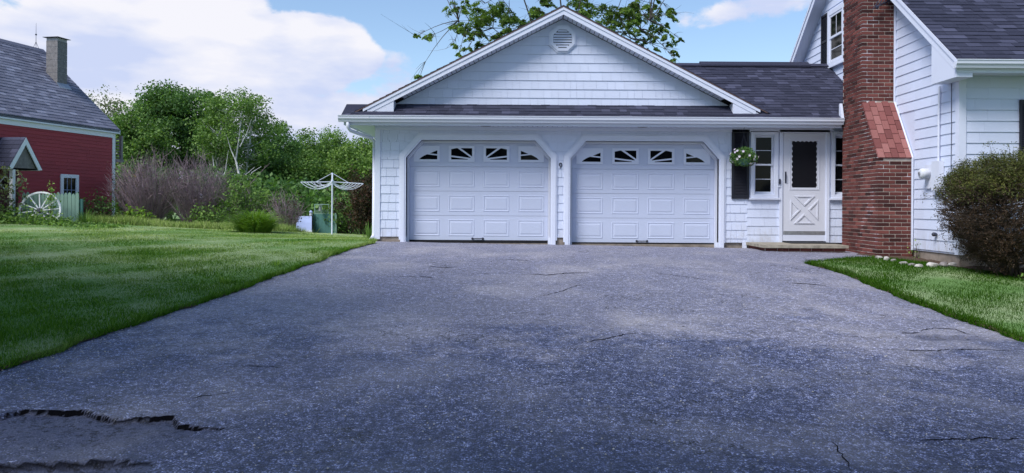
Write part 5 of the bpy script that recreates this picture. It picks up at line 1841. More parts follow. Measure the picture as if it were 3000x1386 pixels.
# ------------------------------------------------------------------ shrubs
def twig_shrub(name, label, base, h, w, n, mat, seed, group, leafmat=None, nleaf=0, leaf=0.07, r0=0.009, spread=0.9, flowers=0):
    g = np.random.default_rng(seed)
    root = thing(name, base, label, 'shrub', group)
    m = MB()
    tips = []
    b = Vector(base)
    for i in range(n):
        a = g.uniform(0, 2 * math.pi)
        rr = w * 0.5 * math.sqrt(g.random())
        st = b + Vector((math.cos(a) * rr * 0.20, math.sin(a) * rr * 0.20, -0.03))
        e = b + Vector((math.cos(a) * rr * (1 + 0.25 * g.random()), math.sin(a) * rr, h * (1.04 - 0.50 * (rr / (w * 0.5)) ** 2.2) * g.uniform(0.70, 1.05)))
        pp = path(st, e, g, 0.10, 6, -0.05 * spread)
        m.tube(pp, [r0, r0 * 0.9, r0 * 0.75, r0 * 0.6, r0 * 0.45, r0 * 0.25], 3, False)
        for q in range(7):
            k = g.integers(1, 6)
            p = pp[k]
            d = (pp[k] - pp[k - 1]).normalized()
            e2 = p + (d + Vector(g.normal(size=3)) * 0.42 + Vector((0, 0, 0.25))).normalized() * h * g.uniform(0.10, 0.26)
            m.tube([p, (p + e2) / 2 + Vector(g.normal(size=3)) * 0.012, e2], [r0 * 0.5, r0 * 0.4, r0 * 0.2], 3, False)
            tips.append(e2)
        tips.append(pp[-1])
    m.build('stems', MAT[mat], root)
    T = np.array([tuple(t) for t in tips])
    if nleaf:
        pick = T[g.integers(0, len(T), nleaf)]
        cen = pick + g.normal(size=(nleaf, 3)) * 0.07
        leaf_mesh('leaves', leaf_arrays(cen, np.full(nleaf, leaf), unit(cen - np.array([b.x, b.y, b.z + h * 0.4])), g), MAT[leafmat], root)
    if flowers:
        Vf = []
        for i in range(flowers):
            c = T[g.integers(len(T))]
            n_ = 26
            cen = c + g.normal(size=(n_, 3)) * np.array([0.030, 0.030, 0.055])
            Vf.append(leaf_arrays(cen, np.full(n_, 0.036), unit(cen - c), g))
        leaf_mesh('blossoms', np.concatenate(Vf), MAT['petal'], root)
    return root


def gp(px, Y):
    x = (px - VPX) / FPX * Y
    return (x, Y, g1(x, Y))


GS = 'twiggy shrubs at the back of the lawn'
twig_shrub('bare_shrub', 'big leafless purple-brown shrub, left one of the large bare pair', gp(438, 23.5), 2.0, 1.9, 290, 'twig', 301, GS, 'leaf_brown', 500, 0.05)
twig_shrub('bare_shrub', 'tall leafless shrub with a few lilac blossoms, right one of the large bare pair', gp(580, 23.8), 2.05, 1.85, 290, 'twig', 302, GS, 'leaf_brown', 450, 0.05, flowers=9)
twig_shrub('bare_shrub', 'small bare whitish-tipped shrub just left of the pale blue shelter', gp(838, 22.8), 1.15, 1.05, 90, 'twig', 303, GS, 'leaf_brown', 700, 0.05)
twig_shrub('green_shrub', 'leafy green shrub between the bare shrubs, behind the daylily clump', gp(720, 24.0), 1.55, 1.5, 60, 'twig', 304, GS, 'leaf_mid', 3800, 0.085, flowers=3)
twig_shrub('yellowing_shrub', 'yellow-tinged shrub between the barn corner and the bare shrubs', gp(378, 24.6), 1.6, 0.8, 36, 'twig', 305, GS, 'leaf_yellow', 1100, 0.075)
twig_shrub('young_shrub', 'low bright yellow-green seedling in front of the yellow-tinged shrub', gp(395, 22.6), 0.45, 0.7, 26, 'twigdark', 306, GS, 'leaf_lily', 330, 0.10)
twig_shrub('low_shrub', 'low dark shrub with a few light leaves against the barn wall', gp(272, 22.0), 0.75, 1.0, 60, 'twigdark', 307, GS, 'leaf_dark', 700, 0.07)
twig_shrub('lilac_bush', 'lilac bush in bloom just right of the clothesline pole', gp(1012, 25.5), 1.25, 1.25, 50, 'twigdark', 308, GS, 'leaf_mid', 2200, 0.09, flowers=26)
twig_shrub('dark_shrub', 'dense dark reddish shrub beside the garage corner', gp(1068, 23.5), 1.75, 1.5, 70, 'twigdark', 309, GS, 'leaf_red', 6500, 0.075)
twig_shrub('low_shrub', 'low leafy green patch at the foot of the right bare shrub', gp(608, 22.8), 0.6, 0.9, 40, 'twigdark', 310, GS, 'leaf_mid', 900, 0.08)
twig_shrub('flowering_shrub', 'small white-flecked shrub between the blue shelter and green gate', gp(905, 25.0), 0.85, 0.35, 14, 'twigdark', 311, GS, 'leaf_pale', 320, 0.06)

# long arching grey canes leaning out of the shrubs
g = np.random.default_rng(330)
for (pa, pb, Y, lb) in (((640, 560), (790, 478), 24.5, 'long grey cane arching up towards the birch trunks'), ((330, 520), (420, 580), 24.0, 'long grey cane leaning out of the left bare shrub to the barn')):
    a, b = at(*pa, Y), at(*pb, Y + 0.3)
    a = Vector((a.x, Y, g1(a.x, Y))) if pa[0] > 600 else a
    mm = MB()
    lowp, highp = (a, b) if a.z < b.z else (b, a)
    lowp = Vector((lowp.x + (0.3 if pa[0] < 600 else 0), lowp.y, g1(lowp.x, lowp.y) - 0.02))
    pp = path(lowp, highp, g, 0.06, 8, -0.10)
    mm.tube(pp, [0.014, 0.013, 0.012, 0.011, 0.010, 0.008, 0.006, 0.004], 4)
    for q in range(6):
        p = pp[2 + q % 5]
        mm.tube([p, p + Vector((g.normal() * 0.25, g.normal() * 0.1, 0.12))], [0.005, 0.002], 3)
    tag(mm.build('fallen_cane', MAT['twig']), lb, 'cane')


def strap_plant(name, label, base, n, h, w, wid, mat, seed, arch=0.9, group=None):
    """clump of arching strap leaves"""
    g = np.random.default_rng(seed)
    V, F = [], []
    for i in range(n):
        a = g.uniform(0, 2 * np.pi)
        r = w * 0.5 * np.sqrt(g.random())
        bx, by = base[0] + np.cos(a) * r * 0.55, base[1] + np.sin(a) * r * 0.55
        hh = h * g.uniform(0.45, 1.15) * (1 - 0.45 * (r / (w * 0.5)) ** 2)
        ll = w * 0.50 * g.uniform(0.2, 1.3) * arch
        sd_ = np.array([-np.sin(a), np.cos(a), 0]) * wid * 0.5
        c0 = len(V)
        for k in range(5):
            t = k / 4
            p = np.array([bx + np.cos(a) * ll * t ** 1.6, by + np.sin(a) * ll * t ** 1.6, base[2] + hh * (1.6 * t - 0.75 * t * t * (0.4 + arch))])
            f = (1 - t ** 2.2) * 0.95 + 0.05
            V += [p - sd_ * f, p + sd_ * f]
        for k in range(4):
            q = c0 + 2 * k
            F.append((q, q + 1, q + 3, q + 2))
    root = thing(name, base, label, 'plant', group)
    link('leaves', np_mesh(name, np.array(V), np.array(F), MAT[mat]), root)
    return root


strap_plant('daylily_clump', 'round clump of bright green daylily leaves at the lawn edge', gp(747, 19.9), 1000, 0.92, 1.40, 0.026, 'leaf_lily', 401, 0.95)
strap_plant('iris_plant', 'upright sword-leaved iris at the garage corner downspout', (-3.42, 16.5, g1(-3.42, 16.5)), 46, 0.42, 0.5, 0.022, 'leaf_mid', 402, 0.35)
strap_plant('grass_tuft', 'tall uncut grass tuft at the end of the green picket fence', (-11.35, 19.9, g1(-11.35, 19.9)), 220, 0.5, 0.6, 0.012, 'leaf_mid', 403, 0.5)
GW_ = 'weed tufts at the left driveway edge'
for _k, (_y, _n, _h, _lb) in enumerate(((9.3, 34, 0.16, 'yellow-green weed tuft at the left driveway edge, nearest of three'), (10.9, 26, 0.13, 'yellow-green weed tuft at the left driveway edge, middle of three'), (12.4, 26, 0.13, 'yellow-green weed tuft at the left driveway edge, farthest of three'))):
    _x = float(left_edge(_y)) - 0.28
    strap_plant('weed_tuft', _lb, (_x, _y, g1(_x, _y) + 0.03), _n, _h, 0.22, 0.010, 'leaf_lily', 420 + _k, 0.7, GW_)
# rough grass under the shrubs
g = np.random.default_rng(410)
N = 42000
x = g.uniform(-15.5, -6.8, N)
y = 21.3 + 0.25 * (x + 10) * 0.0 + g.gamma(1.3, 0.8, N) - np.clip(-x - 11, 0, 3) * 0.35
V, F = blades(N, x, y, gz(x, y) + 0.03, np.clip(0.20 + 0.12 * vnoise(x, y, 0.9, 4), 0.05, 0.5), 0.018, 411, 0.9)
tag(link('rough_grass', np_mesh('rough_grass', V, F, MAT['grass'])), 'rough uncut grass under the shrubs at the back of the lawn', 'grass', kind='stuff')


def leafy_plant(name, label, base, h, w, n, leaf, mat, seed, group, stems=6):
    g = np.random.default_rng(seed)
    root = thing(name, base, label, 'plant', group)
    m = MB()
    Vs = []
    for i in range(stems):
        a = g.uniform(0, 6.28)
        e = Vector(base) + Vector((math.cos(a) * w * 0.5 * g.random(), math.sin(a) * w * 0.4 * g.random(), h * g.uniform(0.55, 1.05)))
        pp = path(Vector(base) + Vector((math.cos(a) * w * 0.15, math.sin(a) * 0.05, 0)), e, g, 0.12, 7)
        m.tube(pp, [0.008, 0.007, 0.006, 0.005, 0.004, 0.003, 0.002], 4)
        k = n // stems
        t = g.uniform(0.25, 1.0, k)
        P = np.array([tuple(p) for p in pp])
        c = P[np.clip((t * 6).astype(int), 0, 6)] + g.normal(size=(k, 3)) * np.array([0.06, 0.06, 0.05])
        Vs.append(leaf_arrays(c, np.full(k, leaf), g.normal(size=(k, 3)), g))
    m.build('stems', MAT['twigdark'], root)
    leaf_mesh('leaves', np.concatenate(Vs), MAT[mat], root)


GP = 'garden plants along the barn'
leafy_plant('climbing_plant', 'tall leafy shoots with pale leaves between the porch post and fence', (-13.0, 19.6, g1(-13, 19.6)), 1.55, 0.8, 330, 0.085, 'leaf_pale', 501, GP, 7)
leafy_plant('climbing_plant', 'leafy vine growing up through the wagon wheel', (-12.15, 19.72, g1(-12.15, 19.72)), 1.15, 0.45, 150, 0.070, 'leaf_light', 502, GP, 4)
leafy_plant('leafy_shrub', 'leafy weed with yellowish leaves below the diamond window', (-13.55, 19.5, g1(-13.5, 19.5)), 1.05, 0.45, 200, 0.085, 'leaf_pale', 503, GP, 5)
g = np.random.default_rng(505)
N = 4200
x = g.uniform(-15.2, -10.2, N)
y = g.normal(19.35, 0.25, N)
z = gz(x, y) + 0.03 + np.abs(g.normal(0, 0.13, N)) * np.clip((-10.6 - x) / 1.5, 0.3, 1.4)
o = leaf_mesh('ground_cover', leaf_arrays(np.stack([x, y, z], 1), np.full(N, 0.085), np.tile([0, -0.3, 1.0], (N, 1)), g), MAT['leaf_mid'], None)
tag(o, 'leafy green ground cover along the foot of the fence and wheel', 'ground cover', kind='stuff')

# ------------------------------------------------------------------ clipped yew bush at the right
g = np.random.default_rng(600)
bc = Vector((6.86, 11.2, 0))
bz0 = g1(bc.x, bc.y) + 0.02
bush = thing('yew_bush', (bc.x, bc.y, bz0), 'round clipped bush with green top and bare brown lower branches by the house corner', 'bush')
m = MB()
RXY, HT = 0.98, 1.76
tips, tipn = [], []
def on_shell(th, ph, k=1.0):
    # egg shaped outline: wide at mid height, flattish top, narrow foot
    z = 0.5 * (1 - math.cos(ph))
    r = RXY * (math.sin(ph) ** 0.72) * (0.62 + 0.38 * min(1, z / 0.45))
    return Vector((bc.x + math.cos(th) * r * k, bc.y + math.sin(th) * r * k, bz0 + 0.05 + (HT - 0.05) * (0.05 + 0.95 * z) * (0.35 + 0.65 * k)))
stemroots = []
for i in range(16):
    a = g.uniform(0, 6.28)
    s0 = Vector((bc.x + math.cos(a) * 0.12, bc.y + math.sin(a) * 0.12, bz0 - 0.05))
    e = on_shell(a + g.normal() * 0.2, g.uniform(1.3, 2.6), 0.72)
    pp = path(s0, e, g, 0.12, 8, 0.06)
    m.tube(pp, [0.022, 0.020, 0.018, 0.015, 0.012, 0.010, 0.008, 0.005], 5, False)
    stemroots.append(pp)
for i in range(1300):
    th, ph = g.uniform(0, 6.28), math.acos(1 - 2 * g.uniform(0.06, 1.0))
    e = on_shell(th, ph, g.uniform(0.86, 1.03))
    pp0 = min(stemroots, key=lambda p: (p[5] - e).length + g.random() * 0.25)
    k = min(range(1, 8), key=lambda q: (pp0[q] - e).length + (0.4 if pp0[q].z > e.z else 0))
    pp = path(pp0[k], e, g, 0.16, 5, 0.04)
    m.tube(pp, [0.008, 0.0068, 0.0055, 0.0042, 0.0025], 3, False)
    tips.append(tuple(e))
    for q in range(3):
        p = pp[1 + g.integers(0, 3)]
        e2 = p + (Vector(e) - p) * 0.5 + Vector(g.normal(size=3)) * 0.09
        m.tube([p, e2], [0.004, 0.002], 3, False)
        tips.append(tuple(e2))
m.build('branches', MAT['twigdark'], bush)
T = np.array(tips)
def bush_leaves(nm, n, mat, lo, hi, spread, size):
    zz = (T[:, 2] - bz0) / HT
    w = np.clip((zz - lo) / max(hi - lo, 1e-3), 0, 1) if hi > lo else np.clip((lo - zz) / (lo - hi), 0, 1)
    w = w / w.sum()
    c = T[g.choice(len(T), n, p=w)] + g.normal(size=(n, 3)) * spread
    leaf_mesh(nm, leaf_arrays(c, np.full(n, size), unit(c - np.array([bc.x, bc.y, bz0 + HT * 0.5])), g, asp=0.30), MAT[mat], bush)
bush_leaves('green_needles', 44000, 'leaf_yew', 0.60, 0.90, 0.035, 0.036)
bush_leaves('brown_needles', 36000, 'leaf_brown', 0.98, 0.3, 0.028, 0.032)
leafy_plant('seedling', 'small weed with yellowish leaves at the chimney foot', (6.62, 13.55, g1(6.6, 13.5)), 0.28, 0.22, 44, 0.045, 'leaf_light', 610, 'weeds in the bed', 4)
leafy_plant('seedling', 'broad green leaves poking out under the round bush', (6.75, 10.72, g1(6.7, 10.7)), 0.14, 0.4, 40, 0.075, 'leaf_mid', 611, 'weeds in the bed', 4)


# ------------------------------------------------------------------ stones edging the bed
def rock(px, py, wpx, hpx, mat, label, seed):
    g = np.random.default_rng(seed)
    # depth from where its foot stands on the ground
    pyc = py - ROLL * (px - VPX)
    Y = 1.47 / ((pyc - VPY) / FPX + 0.0517)
    Y *= 1.0
    x = (px - VPX) / FPX * Y
    w, h = wpx / FPX * Y, hpx / FPX * Y
    lat, lon = 6, 10
    V, F = [], []
    ph = g.uniform(0, 6.28, 6)
    for i in range(lat + 1):
        t = math.pi * i / lat
        for j in range(lon):
            p = 2 * math.pi * j / lon
            d = np.array([math.sin(t) * math.cos(p), math.sin(t) * math.sin(p), math.cos(t)])
            k = 1 + 0.16 * math.sin(3 * d[0] + ph[0]) + 0.13 * math.sin(4 * d[1] + ph[1]) + 0.12 * math.sin(5 * d[2] + ph[2] + 2 * d[0])
            q = d * k
            q = np.sign(q) * np.abs(q) ** 0.85
            V.append((x + q[0] * w / 2, Y + q[1] * w * 0.36, g1(x, Y) + 0.03 + h * 0.38 + q[2] * h * 0.55))
    for i in range(lat):
        for j in range(lon):
            j2 = (j + 1) % lon
            F.append((i * lon + j, (i + 1) * lon + j, (i + 1) * lon + j2, i * lon + j2))
    mb = MB()
    mb.add(V, F)
    tag(mb.build('stone', MAT[mat]), label, 'stone', 'stones edging the bed by the house')


rock(2578, 750, 20, 10, 'stone', 'pale flat stone at the chimney corner, first in the row of edging stones', 1)
rock(2598, 755, 18, 12, 'stone', 'pale stone second from the chimney in the row of edging stones', 2)
rock(2618, 758, 18, 8, 'stonegrey', 'low flat stone third from the chimney in the row of edging stones', 3)
rock(2646, 767, 24, 11, 'stone', 'whitish pair-topped stone fourth from the chimney in the edging row', 4)
rock(2672, 772, 19, 11, 'stonegrey', 'small bluish grey stone just left of the bright blocky stone', 5)
rock(2694, 776, 24, 12, 'stone', 'bright blocky whitish stone standing alone at the lawn edge', 6)
rock(2735, 773, 32, 15, 'stone', 'long pale wedge-shaped stone left of the brown boulder', 7)
rock(2767, 773, 27, 16, 'stonegrey', 'rounded brownish grey boulder next to the bush', 8)
rock(2790, 770, 22, 12, 'stone', 'bluish white stone half under the round bush', 9)

# ------------------------------------------------------------------ hanging basket
bk = thing('hanging_basket', (4.155, 15.47, 1.52), 'hanging flower basket with pale petunias in front of the dark shutter', 'hanging basket')
g = np.random.default_rng(700)
bcx, bcy, bcz = 4.155, 15.46, 1.66
MB().lathe([(0.07, -0.10), (0.12, -0.06), (0.145, 0.0), (0.15, 0.02)], (bcx, bcy, bcz), 16).build('pot', MAT['tealgreen'], bk)
MB().lathe([(0.13, 0.021), (0.08, 0.045), (0.02, 0.05)], (bcx, bcy, bcz), 12).build('soil', MAT['soil'], bk)
for k in range(4):
    a = R(45 + 90 * k)
    MB().tube([(bcx + 0.15 * math.cos(a), bcy + 0.15 * math.sin(a), bcz + 0.02), (bcx, bcy, bcz + 0.50)], 0.0025, 4).build('wire', MAT['iron'], bk)
MB().tube([(bcx, bcy, bcz + 0.50), (bcx, bcy, SOF - 0.03), (bcx + 0.015, bcy, SOF - 0.012), (bcx + 0.012, bcy, SOF - 0.002)], 0.004, 5).build('hook', MAT['iron'], bk)
n = 2300
d = unit(g.normal(size=(n, 3)))
r = g.uniform(0.55, 1.05, n)
cen = np.array([bcx, bcy, bcz + 0.07]) + d * r[:, None] * np.array([0.27, 0.22, 0.19])
cen[:, 2] -= 0.28 * np.clip(np.abs(cen[:, 0] - bcx) - 0.10, 0, 1) + 0.0
cen = cen[cen[:, 2] > bcz - 0.17]
leaf_mesh('foliage', leaf_arrays(cen, np.full(len(cen), 0.036), unit(cen - np.array([bcx, bcy, bcz])), g), MAT['leaf_dark'], bk)
for i in range(17):
    dd = unit(g.normal(size=(1, 3)) + np.array([[-0.5, -0.9, 0.3]]))[0]
    c = np.array([bcx, bcy, bcz + 0.07]) + dd * np.array([0.27, 0.23, 0.18])
    nv = Vector(dd)
    a = nv.orthogonal().normalized()
    b = nv.cross(a)
    mm = MB()
    vs_ = [tuple(Vector(c) + nv * 0.004)]
    for k in range(10):
        t = 2 * math.pi * k / 10
        rr = 0.030 if k % 2 == 0 else 0.022
        vs_.append(tuple(Vector(c) + (a * math.cos(t) + b * math.sin(t)) * rr + nv * 0.018))
    mm.add(vs_, [(0, 1 + k, 1 + (k + 1) % 10) for k in range(10)])
    mm.build('blossom', MAT['petalw'], bk)
# ------------------------------------------------------------------ rotary clothesline
CY = 20.4
cxw = (973 - VPX) / FPX * CY
cz0 = g1(cxw, CY)
cl_ = thing('rotary_clothesline', (cxw, CY, cz0), 'white rotary clothesline with four arms standing on the lawn', 'clothesline')
apex = at(973, 506, CY).z
armz = at(973, 536, CY).z
MB().tube([(cxw, CY, cz0 - 0.1), (cxw, CY, apex)], 0.021, 10).build('pole', MAT['trim'], cl_)
MB().lathe([(0.034, -0.04), (0.036, 0.04)], (cxw, CY, armz + 0.04), 10).build('collar', MAT['trim'], cl_)
AL = 0.79
ends = []
for k in range(4):
    a = R(14 + 90 * k)
    e = Vector((cxw + AL * math.cos(a), CY + AL * math.sin(a), armz - 0.01 + 0.01 * k))
    ends.append(e)
    c0 = Vector((cxw, CY, armz + 0.03))
    MB().bar(c0, e, 0.022, 0.022).build('arm', MAT['trim'], cl_)
    MB().bar(c0 + (e - c0) * 0.52, Vector((cxw, CY, apex - 0.01)), 0.014, 0.014).build('strut', MAT['trim'], cl_)
for k in range(4):
    for q in range(7):
        f = 0.40 + 0.60 * q / 6
        c0 = Vector((cxw, CY, armz + 0.02))
        a, b = c0 + (ends[k] - c0) * f, c0 + (ends[(k + 1) % 4] - c0) * f
        sag = 0.05 + 0.11 * f + 0.03 * math.sin(q * 3 + k)
        pts = [a + (b - a) * (i / 8) + Vector((0, 0, -sag * 4 * (i / 8) * (1 - i / 8))) for i in range(9)]
        MB().tube(pts, 0.0042, 4, False).build('line', MAT['trim'], cl_)

# ------------------------------------------------------------------ green gate, trellis, lantern, feeder, blue shelter
GY = 25.0
gxa, gxb = (916 - VPX) / FPX * GY, (981 - VPX) / FPX * GY
gzt = at(950, 627, GY).z
gzb = g1((gxa + gxb) / 2, GY)
gate = thing('garden_gate', ((gxa + gxb) / 2, GY, gzb), 'teal green board gate with an open trellis frame on top', 'gate')
nb = 7
bw_ = (gxb - gxa) / nb
for i in range(nb):
    MB().box(gxa + i * bw_ + 0.002, gxa + (i + 1) * bw_ - 0.002, GY - 0.011 - 0.002 * (i % 2), GY + 0.011, gzb - 0.05, gzt).build('board', MAT['tealgreen'], gate)
for zz in (gzb + 0.25, gzt - 0.12):
    MB().box(gxa + 0.01, gxb - 0.01, GY + 0.012, GY + 0.05, zz, zz + 0.09).build('rail', MAT['tealgreen'], gate)
for xx in (gxa - 0.07, gxb + 0.005):
    MB().box(xx, xx + 0.06, GY - 0.03, GY + 0.03, gzb - 0.1, gzt + 0.03).build('post', MAT['green'], gate)
tz = at(950, 598, GY).z
txa, txb = (921 - VPX) / FPX * GY, (964 - VPX) / FPX * GY
tr = frame('trellis_frame', MAT['green'], gate, txa, txb, gzt + 0.001, tz, 0.022, 0.022, 0.022, GY - 0.012, GY + 0.012)
MB().box((txa + txb) / 2 - 0.011, (txa + txb) / 2 + 0.011, GY - 0.0115, GY + 0.0115, gzt + 0.024, tz - 0.023).build('mullion', MAT['green'], tr)
for i in range(6):
    x = txa + 0.05 + i * (txb - txa - 0.1) / 5
    MB().box(x - 0.005, x + 0.005, GY - 0.005, GY + 0.005, gzt + 0.023, gzt + 0.14).build('lattice_strip', MAT['green'], tr)
for i in range(3):
    z = gzt + 0.04 + i * 0.04
    MB().box(txa + 0.023, txb - 0.023, GY - 0.0095, GY - 0.0052, z - 0.005, z + 0.005).build('lattice_strip', MAT['green'], tr)
p = at(938, 618, GY - 0.15)
fd = thing('bird_feeder', (p.x, p.y, p.z), 'small grey bird feeder with tilted lid hanging in the gate trellis', 'bird feeder')
MB().lathe([(0.05, 0.0), (0.055, 0.02), (0.045, 0.03), (0.045, 0.14)], (p.x, p.y, p.z), 12).build('tube', MAT['galv'], fd)
MB().prism([(p.x - 0.09, p.y - 0.06, p.z + 0.145), (p.x + 0.10, p.y - 0.06, p.z + 0.19), (p.x + 0.10, p.y + 0.06, p.z + 0.19), (p.x - 0.09, p.y + 0.06, p.z + 0.145)], (0, 0, 0.012)).build('lid', MAT['galv'], fd)
MB().tube([(p.x, p.y, p.z + 0.155), (p.x, p.y + 0.15, tz - 0.01)], 0.003, 4).build('hanger', MAT['iron'], fd)
p = at(911, 632, GY - 0.1)
gl = g1(p.x, p.y)
ln = thing('garden_lantern', (p.x, p.y, gl), 'small post lantern with blue-grey cap left of the green gate', 'lantern')
MB().box(p.x - 0.03, p.x + 0.03, p.y - 0.03, p.y + 0.03, gl - 0.1, p.z).build('post', MAT['oldwood'], ln)
MB().lathe([(0.045, 0.0), (0.05, 0.02), (0.045, 0.10)], (p.x, p.y, p.z), 10).build('lamp_body', MAT['curtain'], ln)
MB().lathe([(0.065, 0.10), (0.06, 0.12), (0.02, 0.16), (0.008, 0.18)], (p.x, p.y, p.z), 10).build('cap', MAT['paleblue'], ln)
SY = 24.3
a, b = at(868, 636, SY + 0.5), at(913, 636, SY + 0.5)
c, d = at(868, 676, SY), at(913, 676, SY)
sh_ = thing('blue_shelter', ((a.x + b.x) / 2, SY + 0.2, g1(a.x, SY)), 'small pale blue slanted board shelter on a white base', 'shelter')
MB().prism([a, b, d, c], (0, 0.02, 0.03)).build('slanted_roof', MAT['paleblue'], sh_)
MB().bar(c + Vector((-0.02, -0.01, -0.015)), d + Vector((0.02, -0.01, -0.015)), 0.03, 0.05).build('front_rail', MAT['trim'], sh_)
gs = g1(a.x, SY)
for q in (c + Vector((0.03, 0.03, 0)), d + Vector((-0.03, 0.03, 0))):
    MB().box(q.x - 0.025, q.x + 0.025, q.y - 0.025, q.y + 0.025, gs - 0.05, q.z - 0.035).build('leg', MAT['trim'], sh_)
MB().box(a.x + 0.01, b.x - 0.01, SY + 0.47, SY + 0.5, gs - 0.05, a.z - 0.03).build('back_panel', MAT['barnred'], sh_)

# ------------------------------------------------------------------ red barn
BO = Vector((-13.33, 25.0, 0.0))
BS = Vector((-0.171, -0.985, 0)).normalized()
BN = Vector((BS.y * -1, BS.x, 0)).normalized()
if BN.x < 0:
    BN = -BN
ZU = Vector((0, 0, 1))


def bp(s, n, z):
    return BO + BS * s + BN * n + ZU * z


def bbox(mb, s0, s1, n0, n1, z0, z1):
    q = [bp(s0, n0, z0), bp(s1, n0, z0), bp(s1, n1, z0), bp(s0, n1, z0)]
    return mb.prism(q, (0, 0, z1 - z0))


barn = thing('barn', bp(4.5, -2.6, 0.1), 'red clapboard barn with grey shingle roof and block chimney', 'barn')
BE, BRZ, BRN = 3.02, 5.71, -2.70
BLEN = 10.0
bw1 = (1.56, 2.26, 0.15, 1.58)
m = MB()
bbox(m, 0, BLEN, -0.12, 0, -0.4, BE - 0.05)
m.prism([bp(0, -0.121, -0.4), bp(0, BRN * 2 + 0.12, -0.4), bp(0, BRN * 2 + 0.12, BE - 0.1), bp(0, BRN, BRZ - 0.1), bp(0, -0.121, BE - 0.1)], BS * 0.12)
m.prism([bp(BLEN, -0.121, -0.4), bp(BLEN, BRN * 2 + 0.12, -0.4), bp(BLEN, BRN * 2 + 0.12, BE - 0.1), bp(BLEN, BRN, BRZ - 0.1), bp(BLEN, -0.121, BE - 0.1)], -BS * 0.12)
bbox(m, 0, BLEN, BRN * 2, BRN * 2 + 0.119, -0.4, BE - 0.1)
bwall = m.build('wall', MAT['barnred'], barn)
regs = [[(0.1, 0.0), (bw1[0], 0.0), (bw1[0], BE - 0.05), (0.1, BE - 0.05)], [(bw1[0], bw1[3]), (bw1[1], bw1[3]), (bw1[1], BE - 0.05), (bw1[0], BE - 0.05)],
        [(bw1[0], 0), (bw1[1], 0), (bw1[1], bw1[2]), (bw1[0], bw1[2])], [(bw1[1], 0.0), (3.75, 0.0), (3.75, BE - 0.05), (bw1[1], BE - 0.05)],
        [(3.75, 1.9), (4.8, 1.9), (4.8, BE - 0.05), (3.75, BE - 0.05)], [(4.8, 0.0), (BLEN, 0.0), (BLEN, BE - 0.05), (4.8, BE - 0.05)]]
place_pieces(clad(regs, BO, BS, ZU, BN, 0.102, 1.2, 3.0, 0.016, 0.003, 0.002, seed=61), 'clapboard', 'clapboards', MAT['barnred'], bwall)
m = MB()
for (vs_, fs, a_, c_) in clad([[(-BRN * 0 + 0.13, 0), (5.3, 0), (5.3, BE - 0.1), (0.13, BE - 0.1)]], bp(0, 0, 0), -BN, ZU, -BS, 0.102, 1.2, 3.0, 0.014, 0.003, 0.002, seed=62):
    m.add(vs_, fs)
tag(m.build('end_clapboards', MAT['barnred'], barn), kind='stuff')
m = MB()
bbox(m, -0.02, 0.11, 0.001, 0.026, -0.1, BE - 0.06).build('corner_board', MAT['flaky'], barn)
m = MB()
bbox(m, -0.024, -0.001, -0.12, 0.0, -0.1, BE - 0.06).build('corner_board', MAT['flaky'], barn)
m = MB()
bbox(m, 0.111, BLEN, 0.017, 0.030, BE - 0.20, BE - 0.06).build('frieze_board', MAT['barnwhite'], barn)
m = MB()
bbox(m, -0.12, BLEN + 0.1, 0.03, 0.10, BE - 0.059, BE + 0.06).build('fascia', MAT['barnwhite'], barn)
# roof
for sgn in (1, -1):
    e0 = bp(-0.12, 0.10 if sgn > 0 else 2 * BRN - 0.10, BE + 0.06)
    r0 = bp(-0.12, BRN, BRZ)
    Vv = (r0 - e0)
    L = Vv.length
    Vv.normalize()
    Nn = BS.cross(Vv).normalized()
    if Nn.z < 0:
        Nn = -Nn
    sl_ = MB().prism([e0, r0, r0 - ZU * 0.08, e0 - ZU * 0.08], BS * (BLEN + 0.24)).build('roof', MAT['barnroof'], barn)
    pc = clad([[(0, -0.02), (BLEN + 0.24, -0.02), (BLEN + 0.24, L), (0, L)]], e0 + Nn * 0.002, BS, Vv, Nn, 0.145, 0.18, 0.36, 0.014, 0.003, 0.006, seed=63 + sgn, proud=0.006)
    place_pieces(pc, 'roof_shingle', 'roof_shingles', MAT['barnroof'], sl_, 290 if sgn > 0 else 0)
    MB().prism([e0 - BS * 0.03 - ZU * 0.002, r0 - BS * 0.03 - ZU * 0.002, r0 - BS * 0.03 - ZU * 0.17, e0 - BS * 0.03 - ZU * 0.14], BS * 0.028).build('rake_board', MAT['flaky'], barn)
MB().prism([bp(-0.13, BRN - 0.13, BRZ - 0.09), bp(-0.13, BRN, BRZ + 0.035), bp(-0.13, BRN + 0.13, BRZ - 0.09)], BS * (BLEN + 0.26)).build('ridge_cap', MAT['barnroof'], barn)
# chimney of stacked blocks
c0s, c0n, hw = 0.66, -1.52, 0.20
ch2 = MB()
bbox(ch2, c0s - hw + 0.006, c0s + hw - 0.006, c0n - hw + 0.006, c0n + hw - 0.006, 3.9, 5.88)
ch2 = ch2.build('chimney', MAT['lightmortar'], barn)
z = 4.0
while z < 5.8:
    mm = MB()
    bbox(mm, c0s - hw, c0s + hw, c0n - hw, c0n + hw, z, z + 0.19)
    mm.build('block', MAT['block'], ch2)
    z += 0.2
mm = MB()
for (a_, b_) in ((-1, -1), (1, -1), (1, 1), (-1, 1)):
    bbox(mm, c0s + a_ * hw * 0.85 - 0.01, c0s + a_ * hw * 0.85 + 0.01, c0n + b_ * hw * 0.85 - 0.01, c0n + b_ * hw * 0.85 + 0.01, z + 0.0, z + 0.085)
mm.build('cap_legs', MAT['galv'], ch2)
mm = MB()
bbox(mm, c0s - hw - 0.07, c0s + hw + 0.07, c0n - hw - 0.07, c0n + hw + 0.07, z + 0.086, z + 0.10)
mm.build('chimney_cap', MAT['iron'], ch2)
mm = MB()
